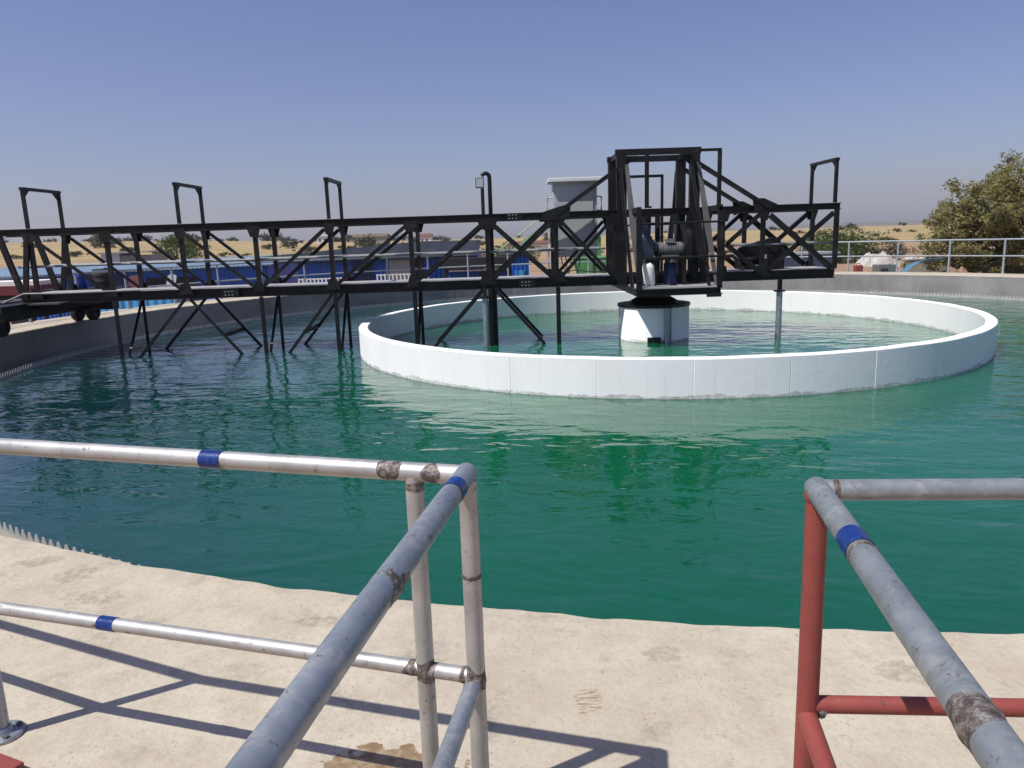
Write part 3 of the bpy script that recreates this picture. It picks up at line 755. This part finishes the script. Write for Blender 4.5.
MB().tube([LA + Vector((0,0,.002)) - LFd*.012, LF], .0265, 28).ball(LA, .0262, 10).build('side_top_rail', GALV_BLUE, lr)
pipe([lower(LA, MID-.012), lower(LF, MID-.012)], .0225).build('side_mid_rail', GALV_BLUE, lr)
P1 = LA + LD*.139
pipe([lower(P1, DECK), lower(P1, RZ-.01)], .0235).build('post', GALV, lr)
P2 = LA + Vector((.004, -.01, 0))
pipe([lower(P2, DECK-.02), lower(P2, RZ-.01)], .0235).build('post', GALV, lr)
for P in (LL, LEnd + LD*-.9):
    po = pipe([lower(P, DECK), lower(P, RZ-.01)], .0235).build('post', GALV_BLUE, lr)
    MB().lathe((P.x, P.y, DECK), [(.001, .014), (.062, .014), (.066, .010), (.066, 0)], 26, smooth=False).lathe((P.x, P.y, DECK+.014), [(.036, 0), (.030, .012), (.026, .02)], 22).build('base_flange', GALV_BLUE, po)
    bm_ = MB()
    for k in range(4):
        a = PI/4 + k*PI/2; bm_.lathe((P.x+.049*math.cos(a), P.y+.049*math.sin(a), DECK+.014), [(.009, 0), (.009, .008), (.001, .008)], 6, smooth=False)
    bm_.build('flange_bolts', WELD, po)
PF = LF - LFd*.35
pipe([lower(PF, DECK), lower(PF, RZ-.01)], .0235).build('post', GALV, lr)
band(LA + LD*.735, LD, .066, RR, lr); band(lower(LA + LD*1.185), LD, .060, .0205, lr); band(LA + LFd*.125 + Vector((0,0,.002)), LFd, .050, .0265, lr)
weld(LA + LD*.20, LD, RR, lr, .06); weld(LA + LD*.085, LD, RR, lr, .03); weld(LA + LFd*.60, LFd, .0265, lr, .075); weld(LA - up*.045, up, .0235, lr, .03)
weld(P1 - up*.035, up, .0235, lr, .02); weld(lower(P1, MID), up, .0235, lr, .055); weld(lower(LA)+LD*.125, LD, .0205, lr, .03); weld(lower(LA)+LD*.175, LD, .0205, lr, .03)
weld(lower(P2, MID), up, .0235, lr, .06); weld(lower(P2, 1.37), up, .0235, lr, .012); weld(lower(LA, MID-.012)+LFd*.03, LFd, .0225, lr, .02)
weld(lower(LA)+LD*.03, LD, .0205, lr, .02)
MB().bar((-2.4, 2.405, DECK+.012), (-1.585, 2.048, DECK+.012), .07, .03).build('toe_plate', RED, lr)

RA = Vector((.670, 1.574, RZ)); RD = (Vector((1.103, 1.538, RZ)) - RA).normalized(); RE = RA + RD*3.2
RFd = (Vector((.519, .709, RZ)) - RA).normalized(); RF_ = RA + RFd*2.0
rr_ = thing('right_railing', 'pipe railing right of the entry gap, red primer posts under zinc top rails', 'railing', (RA.x, RA.y, DECK))
pipe([RA + RD*.004, RE], .0235).build('top_rail', GALV_DULL, rr_)
MB().tube([RA - RFd*.016, RF_], .0260, 28).ball(RA, .0258, 10).build('side_top_rail', GALV_DULL, rr_)
MB().tube([lower(RA, DECK-.02), lower(RA, RZ-.012)], .0245, 28).build('post', RED, rr_)
for P in (RA + RD*1.5, RE - RD*.2, RF_ - RFd*.35):
    pipe([lower(P, DECK), lower(P, RZ-.012)], .0235).build('post', RED, rr_)
pipe([lower(RA, 1.102), lower(RE, 1.102)], .0205).build('mid_rail', RED, rr_)
pipe([lower(RA, 1.075) , lower(RF_, 1.075)], .0225).build('side_mid_rail', RED, rr_)
band(RA + RFd*.305, RFd, .066, .0260, rr_)
weld(RA + RFd*.82, RFd, .0260, rr_, .085); weld(RA + RD*.036, RD, .0235, rr_, .012); weld(RA + RFd*.352, RFd, .0260, rr_, .010)
weld(lower(RA, 1.09)+RD*.03, RD, .0205, rr_, .015)
MB().tube([RA + RD*.435, RA + RD*.52], .0252, 28, False).build('paint_patch', RED, rr_)
MB().ball(RA + Vector((-.006, -.002, -.012)), .0235, 9).build('corner_cap', RED, rr_)

# far perimeter railing
pr = thing('perimeter_railing', 'pale blue two rail pipe fence along the far outer edge of the tank wall', 'railing', (CX, CY, DECK))
r = 14.48; a0, a1 = 22.0, 187.0
for z, rad_ in ((DECK+1.06, .028), (DECK+.55, .024)):
    part(MB().tube([(CX+r*math.cos(rad(a0+(a1-a0)*k/110)), CY+r*math.sin(rad(a0+(a1-a0)*k/110)), z) for k in range(111)], rad_, 10), 'top_rail' if z > 1.4 else 'mid_rail', GALV_DULL if z < 1 else RAILBLUE, pr)
k = 0
while 24.9 + 6.45*k < a1:
    a = rad(24.9 + 6.45*k); x, y = CX+r*math.cos(a), CY+r*math.sin(a)
    part(MB().tube([(x, y, DECK), (x, y, DECK+1.05)], .030, 10).lathe((x, y, DECK), [(.001, .012), (.07, .012), (.07, 0)], 14, smooth=False), 'post', RAILBLUE, pr); k += 1

# ------------------------------------------------------------------ trees and shrubs
def crown_mesh(name, blobs, n, leaf, mat, flat=.6, droop=0):
    """many leaf sprigs spread through the volume of uneven clumps"""
    mb = MB(); tot = sum(b[3]**2.2 for b in blobs)
    vs_, fs_ = [], []
    for (bx, by, bz, br) in blobs:
        for _ in range(int(n*br**2.2/tot)):
            while True:
                p = Vector((random.uniform(-1,1), random.uniform(-1,1), random.uniform(-1,1)))
                if p.length < 1: break
            p = p * (.55 + .45*p.length**.5)
            k = 1 + .55*noise.noise(Vector((bx, by, bz))*.7 + p*1.9)
            if noise.noise(Vector((bx, by, bz)) + p*br*1.5) < -.38: continue
            c = Vector((bx, by, bz)) + Vector((p.x, p.y, p.z*flat))*br*k
            d = Vector((random.gauss(0,1), random.gauss(0,1), random.gauss(0,.6) - droop)).normalized()
            u = d.cross(Vector((random.gauss(0,1), random.gauss(0,1), random.gauss(0,1)))).normalized()
            L = leaf*random.uniform(.6, 1.5); W = L*random.uniform(.28, .5); o = len(vs_)
            vs_ += [c - d*L*.5, c + u*W*.5, c + d*L*.5, c - u*W*.5]; fs_.append((o, o+1, o+2, o+3))
    mb.add(vs_, fs_); me_o = mb.build(name, mat); return me_o
def limb(mb, p, q, r0, r1, seg=5, wob=.12):
    p, q = Vector(p), Vector(q); L = (q-p).length; pts = []
    for i in range(seg+1):
        t = i/seg; v = p.lerp(q, t)
        if 0 < i < seg: v += Vector((random.uniform(-1,1), random.uniform(-1,1), random.uniform(-.6,.6)))*wob*L*.3
        pts.append(v)
    mb.tube(pts, [r0+(r1-r0)*i/seg for i in range(seg+1)], 8)
def hang(o, parent):
    o.parent = parent; o.matrix_parent_inverse = parent.matrix_world.inverted(); return o

# the big acacia behind the right wall
tx, ty = 30.2, 45.5; tz = gz(tx, ty)
tr = thing('acacia_tree', 'large olive green thorn tree rising behind the railing at the right edge', 'tree', (tx, ty, tz))
bl = []
random.seed(5)
ctl = [(-3.9,0,1.9,1.0), (-3.1,.5,3.5,1.2), (-3.3,-.5,1.0,1.2), (-1.9,0,2.4,1.5), (-1.8,.4,4.3,1.35), (-.6,-.4,3.3,1.6), (-.3,.5,5.0,1.4), (-.8,0,1.5,1.6), (.8,0,4.2,1.7), (1.4,.5,5.9,1.5), (2.0,-.3,6.7,1.2),
       (2.6,0,3.2,1.9), (3.0,.3,5.0,1.7), (4.3,0,4.0,1.8), (1.0,-.5,2.0,1.6), (-2.3,-.6,.4,.9), (3.3,0,1.6,1.6), (-.4,-1.2,.6,1.1), (.9,1.5,3.4,1.8), (1.2,-1.6,3.6,1.6), (-1.4,-1.4,2.9,1.2), (-1.6,1.6,3.0,1.3), (2.2,-.8,.9,1.2), (4.9,.2,5.6,1.2), (-4.5,0,.5,.9), (-4.3,.3,2.7,.8), (-2.7,.2,-.3,1.0), (-5.0,-.3,1.2,.7), (.4,-.6,-.2,1.1), (-1.2,-.8,-.4,.8), (3.8,-.3,.2,1.2), (5.6,.4,3.2,1.6), (5.4,-.2,1.2,1.5), (3.4,.2,6.4,1.2), (-2.6,.1,3.0,1.1), (0.2,.4,2.7,1.4)]
for c in ctl:
    x, y, z, b = c; bl.append((x, y, z+.55, b*.78))
    for _ in range(5):
        bl.append((x+random.gauss(0, b*.62), y+random.gauss(0, b*.7), z+.55+random.gauss(0, b*.42), b*random.uniform(.24, .48)))
cr = crown_mesh('crown', bl, 80000, .19, LEAF_OLIVE, .85, .5); cr.location = (tx, ty, tz); hang(cr, tr); cr.location = (0,0,0); cr.matrix_parent_inverse = Matrix.Identity(4)
m = MB(); limb(m, (.2,0,-.2), (.1,0,1.3), .34, .27); 
for c in ctl:
    s0 = (random.uniform(-.1,.3), random.uniform(-.15,.15), random.uniform(.7,1.6)); mdp = Vector(s0).lerp(Vector((c[0],c[1],c[2]+.4)), .5)+Vector((0,0,.25))
    limb(m, s0, mdp, .13, .075, 4); limb(m, mdp, (c[0], c[1], c[2]+.6), .075, .02, 4)
tk = m.build('trunk', BARKM, tr); tk.matrix_parent_inverse = Matrix.Identity(4)

def protos(kind, n_blob, R, flat, n, leaf, mat, seed):
    random.seed(seed); bl = []
    for _ in range(n_blob):
        a = random.uniform(0, 2*PI); q = R*random.random()**.6
        bl.append((q*math.cos(a), q*math.sin(a), random.uniform(.25, 1)*R*flat*(1-.45*(q/R)**2)+.1*R, R*random.uniform(.22, .46)))
    return bl
def plant(name, label, cat, x, y, R, flat, n, leaf, mat, seed, group=None, trunk=True, lift=0):
    z = gz(x, y); t = thing(name, label, cat, (x, y, z), group)
    bl = [(a, b, c+lift, d) for a, b, c, d in protos(0, 16, R, flat, n, leaf, mat, seed)]
    c_ = crown_mesh('crown', bl, n, leaf, mat, .8); c_.parent = t
    m = MB(); 
    if trunk:
        limb(m, (0,0,-.2), (0,0,lift+R*flat*.35), R*.07, R*.05)
    for b in bl[:9]: limb(m, (0,0,max(.05, lift*.8)), (b[0]*.9, b[1]*.9, b[2]), R*.045, R*.012, 3)
    k_ = m.build('trunk' if trunk else 'stems', BARKM, t); k_.parent = t; k_.matrix_parent_inverse = Matrix.Identity(4)
    return t
plant('bushy_tree', 'rounded green tree in the straw field behind the blue shed roof', 'tree', -40.2, 92, 3.0, .8, 3600, .30, LEAF_GREEN, 21, None, True, 1.3)
plant('low_bush', 'wide green bush beyond the railing, just right of the bridge end', 'bush', 30.6, 70, 3.6, .62, 9000, .22, LEAF_GREEN, 22, None, False)
plant('low_bush', 'darker low bush at the right foot of the wide green bush', 'bush', 35.4, 71, 2.4, .48, 1900, .2, LEAF_DARK, 23, None, False)
plant('low_bush', 'green bush behind the light green staircase', 'bush', 1.6, 92, 3.1, .55, 2600, .26, LEAF_GREEN, 24, None, False)
plant('low_bush', 'green bush showing over the slate blue roof peak', 'bush', -5.0, 100, 2.6, .6, 2000, .26, LEAF_GREEN, 25, None, False)
# scattered distant trees
random.seed(8)
pb = [crown_mesh('crown', protos(0, 9, 2.6, .6+.1*i, 0, 0, None, 40+i), 520, .55, LEAF_DARK, .8) for i in range(3)]
ptm = []
for i in range(3):
    m = MB(); limb(m, (0,0,-.5), (.1,0,1.6), .20, .12); ptm.append(m.build('trunk', BARKM))
used = [False]*3; cnt = 0
for i in range(84):
    az = rad(-36 + 73*(i+.5)/84 + random.uniform(-.8, .8)); d = random.choice((210, 260, 310, 350, 420)) + random.uniform(-20, 20)
    if 6 < math.degrees(az) < 40 and i % 3: continue
    x, y = d*math.sin(az), d*math.cos(az); sc = random.uniform(.6, 1.25)*(1.25 if math.degrees(az) < -5 else .8)
    t = thing('distant_tree', 'small dusty dark tree far off on the horizon line', 'tree', (x, y, gz(x, y)-.3), 'distant trees on the horizon')
    k = cnt % 3; cnt += 1
    for src in (pb[k], ptm[k]):
        if not used[k]: c_ = src
        else: c_ = src.copy(); col.objects.link(c_)
        c_.parent = t; c_.matrix_parent_inverse = Matrix.Identity(4)
    used[k] = True
    t.scale = (sc*random.uniform(.9, 1.6), sc, sc); t.rotation_euler = (0, 0, random.uniform(0, 6))
# scrub between field and plant
random.seed(9)
sb = crown_mesh('scrub_bush', protos(0, 8, 1.1, .6, 0, 0, None, 61), 420, .24, LEAF_DARK, .8); first = True
for i in range(70):
    az = rad(-34 + 68*(i+.5)/70 + random.uniform(-1, 1)); d = random.uniform(95, 210)
    x, y = d*math.sin(az), d*math.cos(az)
    o = sb if first else sb.copy()
    if not first: col.objects.link(o)
    first = False
    o.location = (x, y, gz(x, y)); s = random.uniform(.7, 1.7); o.scale = (s*random.uniform(1, 1.8), s, s*.9); o.rotation_euler = (0, 0, random.uniform(0, 6))
    tag(o, 'low dusty scrub bush dotted over the dry field behind the sheds', 'bush', 'scrub bushes on the dry field')

# ------------------------------------------------------------------ buildings and yard behind the tank
def shed(name, label, x0, x1, y0, y1, zl, zr, wallm, roofm, rise=.35, over=.25, opening=None, cat='shed'):
    """low shed: front wall at y0, roof sloping back"""
    t = thing(name, label, cat, ((x0+x1)/2, (y0+y1)/2, GROUND)); g = GROUND-.1
    m = MB(); vv = [(x0,y0,g),(x1,y0,g),(x1,y1,g),(x0,y1,g),(x0,y0,zl),(x1,y0,zr),(x1,y1,zr+rise),(x0,y1,zl+rise)]
    m.add(vv, [(0,1,5,4),(1,2,6,5),(2,3,7,6),(3,0,4,7),(4,5,6,7)]); m.build('wall', wallm, t)
    m = MB(); th = .05; sl = rise/(y1-y0)
    q = [(x0-over, y0-over, zl-over*sl+.03), (x1+over, y0-over, zr-over*sl+.03), (x1+over, y1+over, zr+rise+over*sl+.03), (x0-over, y1+over, zl+rise+over*sl+.03)]
    m.plate(q, th, (0, -sl, 1)); m.build('roof', roofm, t)
    return t
s1 = shed('blue_shed', 'long low blue shed with pale blue roof behind the left half of bridge', -27.5, -11.6, 36.5, 42, 1.08, 1.30, SH_BLUE, RF_LIGHT, .34, .3)
MB().box((-16.3, 36.46, -.1), (2.4, .06, 1.9)).build('open_bay', DARK, s1)
MB().box((-19.4, 36.45, .2), (1.6, .05, 1.6)).build('door', SH_NAVY, s1)
s2 = thing('navy_shed', 'large navy shed with slate roof rising to the right behind bridge middle', 'shed', (-6, 38, GROUND))
m = MB(); y0, y1 = 34.5, 42
fv = [(-9.6, GROUND), (-1.45, GROUND), (-1.45, 1.42), (-9.6, 1.42)]
m.add([(x, y0, z) for x, z in fv] + [(x, y1, z) for x, z in fv], [(0,1,2,3), (7,6,5,4), (1,5,6,2), (4,0,3,7)]); m.build('wall', SH_BLUE, s2)
m = MB(); m.plate([(-12.3, y0-.35, 1.62), (-10.0, y0-.4, 1.42), (-1.35, y0-.4, 1.45), (-1.35, y0+3.8, 2.12), (-4.4, y0+3.8, 2.15)], .06, (0, -.2, 1)); m.build('roof', RF_SLATE, s2)
MB().box((-4.95, y0-.03, .25), (.95, .06, 2.3)).build('sliding_door', GREYMETAL, s2)
MB().box((-4.15, y0-.03, .45), (.55, .06, 2.2)).build('open_bay', DARK, s2)
MB().box((-6.6, y0-.035, .5), (.9, .05, 1.6)).build('door', SH_NAVY, s2)
s3 = thing('lean_to', 'dark framed lean-to with bright blue panels beside the navy shed', 'lean-to', (-1.5, 34, GROUND))
MB().box((-1.35, 33.2, 1.18), (2.9, 1.2, .46)).build('roof', DARK, s3)
MB().box((-1.95, 33.55, .25), (1.5, .05, 1.3)).box((-.5, 33.55, .25), (1.2, .05, 1.3)).build('panel', SH_BLUE, s3)
for x in (-2.72, -1.15, .08): MB().box((x, 33.0, 0), (.14, .14, 2.0)).build('post', DARK, s3)
MB().box((-1.3, 32.95, .86), (2.6, .05, .06)).build('rail', PLASTER, s3)
s4 = shed('blue_kiosk', 'small bright blue kiosk seen between bridge posts right of the navy shed', -.35, 1.0, 36.5, 39, 1.35, 1.35, SH_BLUE, DARK, .15, .12, cat='kiosk')
MB().box((.55, 36.46, -.15), (.5, .05, 1.6)).build('panel', SH_CYAN, s4)
fw = MB().box((-13.55, 27.1, -.22), (3.1, .05, 1.52)).build('sheet_fence', SH_CYAN)
tag(fw, 'bright blue corrugated sheet fence just behind the tank wall', 'fence')
wb = thing('white_hut', 'small white hut with grey side standing behind the pale blue roof', 'hut', (-24, 47, GROUND))
MB().box((-24.1, 47, .5), (1.1, 2, 3.1)).build('wall', PLASTER, wb); MB().box((-22.6, 47.1, .45), (1.9, 2, 2.9)).build('side_wall', GREYWALL, wb); MB().box((-23.2, 47, 2.08), (3.1, 2.3, .08)).build('roof', GREYMETAL, wb)
tk_ = thing('trailer', 'maroon sided flat trailer with pale load bed at far left', 'trailer', (-21.5, 32, GROUND))
MB().box((-21.6, 32, .72), (4.6, 1.8, .38)).build('side_board', MAROON, tk_); MB().box((-21.6, 32, 1.0), (4.5, 1.7, .18)).build('load_bed', PLASTER, tk_)
for x in (-22.9, -20.3):
    MB().lathe((x, 31.2, -.45), [(.001, -.12), (.4, -.12), (.5, -.08), (.5, .08), (.4, .12), (.001, .12)], 24, 'Y').build('wheel', RUBBER, tk_)
MB().box((-21.6, 32, .25), (4.2, .9, .5)).build('chassis', STEEL, tk_)
def barrel(name, label, x, y, z, r, h, mat):
    t = thing(name, label, 'barrel', (x, y, z))
    MB().lathe((x, y, z), [(.001, 0), (r*.92, 0), (r, .05*h), (r, .3*h), (r*1.04, .33*h), (r, .36*h), (r, .63*h), (r*1.04, .66*h), (r, .69*h), (r, .95*h), (r*.9, h), (r*.3, h), (.001, h)], 26).build('body', mat, t)
    MB().lathe((x+r*.4, y, z+h), [(.001, .05*h), (r*.16, .05*h), (r*.16, 0)], 12).build('bung', mat, t)
# bench table that carries the barrels
pl = thing('storage_rack', 'dark steel rack behind the tank wall carrying the barrels', 'rack', (-15.9, 28.4, GROUND))
MB().box((-15.9, 28.4, .82), (3.0, 1.0, .08)).build('shelf', STEEL, pl)
for x in (-17.3, -14.5):
    for y in (27.98, 28.82): MB().box((x, y, -.1), (.08, .08, 1.84)).build('leg', STEEL, pl)
barrel('barrel', 'bright blue plastic barrel on the rack by the bridge end', -16.12, 28.3, .86, .27, .62, BLUEPLASTIC)
barrel('barrel', 'black barrel on the rack, right of the blue barrel', -15.2, 28.3, .86, .33, .70, RUBBER)
def chair(x, y, z, label, mat, rz):
    t = thing('plastic_chair', label, 'chair', (x, y, z)); R = Matrix.Rotation(rz, 3, 'Z')
    def P(a, b, c): v = R @ Vector((a, b, 0)); return (x+v.x, y+v.y, z+c)
    MB().plate([P(-.24,-.24,.42), P(.24,-.24,.42), P(.22,.22,.40), P(-.22,.22,.40)], .03, (0,0,1)).build('seat', mat, t)
    MB().plate([P(-.23,.22,.42), P(.23,.22,.42), P(.24,.32,.78), P(.12,.34,.86), P(-.12,.34,.86), P(-.24,.32,.78)], .03, (R @ Vector((0,1,.2)))).build('backrest', mat, t)
    for a, b in ((-.21,-.21), (.21,-.21), (-.2,.2), (.2,.2)):
        MB().bar(P(a, b, .41), P(a*1.15, b*1.2, 0), .04, .04).build('leg', mat, t)
pt = thing('concrete_plinth', 'low grey plinth behind the tank wall under the chairs', 'plinth', (-13.8, 28.6, GROUND)); MB().box((-13.6, 28.7, -.32), (2.3, 1.4, 1.4)).build('slab', GREYWALL, pt)
chair(-14.2, 28.6, .38, 'red plastic chair in front of the blue shed', REDPAINT, .3)
chair(-13.0, 28.6, .38, 'grey plastic chair right of the red chair', GREYMETAL, -.4)
# white picket panels
def pickets(x0, x1, y, z0, z1, label):
    t = thing('picket_fence', label, 'fence', ((x0+x1)/2, y, z0))
    MB().box(((x0+x1)/2, y, z1-.04), (x1-x0, .04, .05)).box(((x0+x1)/2, y, z0+.2), (x1-x0, .04, .05)).build('rail', PLASTER, t)
    n = int((x1-x0)/.155)
    for i in range(n+1): MB().box((x0+(x1-x0)*i/n, y-.03, (z0+z1)/2), (.065, .025, z1-z0)).build('picket', PLASTER, t)
pickets(-8.95, -6.8, 32.2, -1, .78, 'white picket panel before the navy shed, left of sliding door')
pickets(-5.6, -4.1, 32.2, -1, .86, 'white picket panel in front of the grey sliding door')
# green steel staircase
st = thing('green_staircase', 'light green steel staircase slanting up to the right behind bridge', 'staircase', (1.5, 60, GROUND))
for y in (59.5, 60.4):
    MB().bar((-2.2, y, -.9), (3.4, y, 3.25), .10, .50).build('stringer', GREENPAINT, st)
    MB().tube([(-1.2, y, .9), (3.4, y, 4.2)], .04, 8).build('handrail', GREENPAINT, st)
m = MB()
for i in range(14): m.box((-2.0+5.2*i/13, 59.95, -.75+3.85*i/13), (.28, .85, .04))
m.build('treads', GREENPAINT, st)
for x in (.8, 3.3): MB().box((x, 60.4, (GROUND + .75*x+.7)/2), (.12, .12, .75*x+.7-GROUND)).build('leg', PLASTER, st)
MB().box((4.1, 60, 3.2), (1.4, 1.0, .08)).build('landing', GREENPAINT, st)
gn = thing('skip_bin', 'bright green steel skip standing on bare soil right of the cabinet', 'skip', (6.6, 60, gz(6.6, 60)))
z0 = gz(6.6, 60)
m = MB(); m.add([(5.6,59,z0),(7.6,59,z0),(7.6,61,z0),(5.6,61,z0),(5.1,58.9,z0+1.5),(8.0,58.9,z0+1.5),(8.0,61.1,z0+1.5),(5.1,61.1,z0+1.5)], [(0,1,5,4),(1,2,6,5),(2,3,7,6),(3,0,4,7),(0,3,2,1)]); m.build('body', GREENBRIGHT, gn)
MB().bar((5.1,58.9,z0+1.52), (8.0,58.9,z0+1.52), .1, .1).bar((8.0,58.9,z0+1.52), (8.0,61.1,z0+1.52), .1, .1).bar((5.1,61.1,z0+1.52), (8.0,61.1,z0+1.52), .1, .1).bar((5.1,58.9,z0+1.52), (5.1,61.1,z0+1.52), .1, .1).build('rim', GREENPAINT, gn)
gp = thing('loading_post', 'tall bright green post rising from behind the skip', 'post', (7.6, 63, GROUND)); MB().box((7.6, 63, .55), (.30, .30, 3.1)).build('shaft', GREENBRIGHT, gp); MB().box((7.6, 63, 2.14), (.6, .6, .1)).build('cap', GREENPAINT, gp)
# far houses
def house(x, y, w_, d_, h, wallm, roofm, label, rise=.8):
    z = gz(x, y)-.2; t = thing('far_house', label, 'house', (x, y, z))
    MB().box((x, y, z+h/2), (w_, d_, h)).build('wall', wallm, t)
    m = MB(); m.plate([(x-w_/2-.3, y-d_/2-.3, z+h), (x+w_/2+.3, y-d_/2-.3, z+h), (x+w_/2, y, z+h+rise), (x-w_/2, y, z+h+rise)], .1, (0,-.3,1)).plate([(x-w_/2, y, z+h+rise), (x+w_/2, y, z+h+rise), (x+w_/2+.3, y+d_/2+.3, z+h), (x-w_/2-.3, y+d_/2+.3, z+h)], .1, (0,.3,1)); m.build('roof', roofm, t)
    m = MB()
    for k in (-.28, .1): m.box((x+w_*k, y-d_/2-.02, z+h*.55), (w_*.13, .05, h*.34))
    m.build('window', DARK, t)
RF_RED = paint('red_roof', (.15,.065,.055), .7, .15, None, 1)
house(3.6, 142, 8, 5, 1.5, PLASTER, RF_RED, 'white house with red roof on the horizon behind the staircase', .5)
house(-37, 208, 9, 6, 2.6, GREYWALL, HILLM, 'long grey house on the horizon above the navy shed')
house(-55, 230, 4, 4, 2.4, PLASTER, GREYMETAL, 'small white house on the horizon left of the long grey house')
house(-24, 225, 3.5, 3.5, 2.4, PLASTER, RF_RED, 'small red roofed white house on the horizon above the roof peak')
# right-hand yard
def heap(name, label, cat, x, y, w_, d_, h, mat, seed, n=26):
    z = gz(x, y)-.05; m = MB(); vv = []
    for j in range(n+1):
        for i in range(n+1):
            u, v = i/n*2-1, j/n*2-1; e = max(0, 1-(abs(u)**2.2+abs(v)**2.2))**.6
            hh = h*e*(.75 + .6*noise.noise(Vector((u*2.2+seed, v*2.2, seed))) + .22*noise.noise(Vector((u*7, v*7+seed, 1))))
            vv.append((u*w_/2, v*d_/2, max(0, hh)-.02))
    m.add(vv, [(j*(n+1)+i, j*(n+1)+i+1, (j+1)*(n+1)+i+1, (j+1)*(n+1)+i) for j in range(n) for i in range(n)], False)
    o = m.build(name, mat); o.location = (x, y, z); return tag(o, label, cat)
heap('rubble_heap', 'tall pale rubble heap behind the railing, beyond the bridge end', 'rubble', 30.4, 62, 3.6, 2.4, 1.25, RUBBLE, 3)
heap('rubble_heap', 'lower flat pale rubble heap right of the tall heap', 'rubble', 32.6, 60.5, 3.0, 2.0, .85, RUBBLE, 8)
heap('spoil_mound', 'brown earth mound in front of the grey boundary wall', 'mound', 25.9, 43.5, 2.6, 1.4, .75, GROUNDM, 14)
tp = MB(); pr_ = []
for i in range(15):
    t_ = i/14; pr_.append((22.4+2.6*t_, 43.0, -.75 + 1.05*math.sin(PI*.5*min(1, t_*1.5))))
vv = []
for (x, y, z) in pr_:
    for j in range(6): vv.append((x+.06*noise.noise(Vector((x*2, j, 0))), y+j*.22, z+.10*noise.noise(Vector((x*1.5, j*.7, 2)))-.05*j))
tp.add(vv, [(i*6+j, i*6+j+1, (i+1)*6+j+1, (i+1)*6+j) for i in range(14) for j in range(5)], True)
tpo = tp.build('tarpaulin', TARP); sm = tpo.modifiers.new('thick', 'SOLIDIFY'); sm.thickness = .03
tag(tpo, 'sky blue tarpaulin slumped over the rubble behind the tank wall', 'tarpaulin')
rd = thing('fuel_can', 'red jerry can standing on the soil behind the railing', 'jerry can', (20.6, 44.3, -.98))
MB().box((20.6, 44.3, -.50), (.48, .3, .96)).build('body', REDPAINT, rd, .06); MB().tube([(20.48,44.3,-.04),(20.48,44.3,.06),(20.72,44.3,.06),(20.72,44.3,-.04)], .025, 8).build('handle', REDPAINT, rd)
ge = thing('generator', 'grey generator box with dark grille behind the railing, right of jerry can', 'generator', (21.9, 44.6, -.98))
MB().box((22.3, 44.6, -.50), (1.1, .8, .90)).build('body', MOTORGREY, ge, .03)
m = MB()
for i in range(6): m.box((22.1, 44.18, -.8+.1*i), (.4, .03, .05))
m.build('grille', DARK, ge); MB().tube([(22.6,44.6,-.21),(22.6,44.6,-.02)], .06, 10).build('exhaust', STEEL, ge)
bw = thing('boundary_wall', 'grey block boundary wall behind the railing under the thorn tree', 'wall', (29, 47.8, GROUND))
MB().box((30.6, 47.8, -.50), (10.6, .2, 1.0)).build('block_wall', GREYWALL, bw); MB().box((30.6, 47.8, .03), (10.7, .28, .06)).build('coping', GREYWALL, bw)
fb = thing('flat_roof_store', 'low store with pale flat roof and blue wall behind the bridge end', 'store', (17.5, 48, GROUND))
MB().box((17.5, 48, -.2), (5.6, 2.4, 1.6)).build('wall', sheet('slate_blue_store_sheet', (.12,.17,.25), .6, .25), fb); MB().box((17.5, 48, .66), (6.0, 2.9, .12)).build('roof', GREYMETAL, fb)
MB().box((16.3, 46.77, -.3), (.8, .05, 1.4)).build('door', DARK, fb)
gb = thing('garden_post', 'weathered timber post in front of the grey boundary wall', 'post', (27.7, 46.9, GROUND)); MB().box((27.7, 46.9, -.4), (.16, .16, 1.3)).build('shaft', BARKM, gb); MB().box((27.7, 46.9, .26), (.2, .2, .05)).build('cap', BARKM, gb)

# ------------------------------------------------------------------ air
HZ = MB().box((0, 0, 55), (8400, 8400, 120)).build('haze', bpy.data.materials.new('haze_air'))
tag(HZ, kind='stuff')
hm = HZ.data.materials[0]; hm.use_nodes = True; ht = hm.node_tree; ht.nodes.remove(ht.nodes['Principled BSDF'])
pv = ht.nodes.new('ShaderNodeVolumePrincipled'); pv.inputs['Color'].default_value = (.95,.95,1,1); pv.inputs['Density'].default_value = .00020; pv.inputs['Anisotropy'].default_value = .2
ht.links.new(pv.outputs[0], ht.nodes['Material Output'].inputs['Volume'])
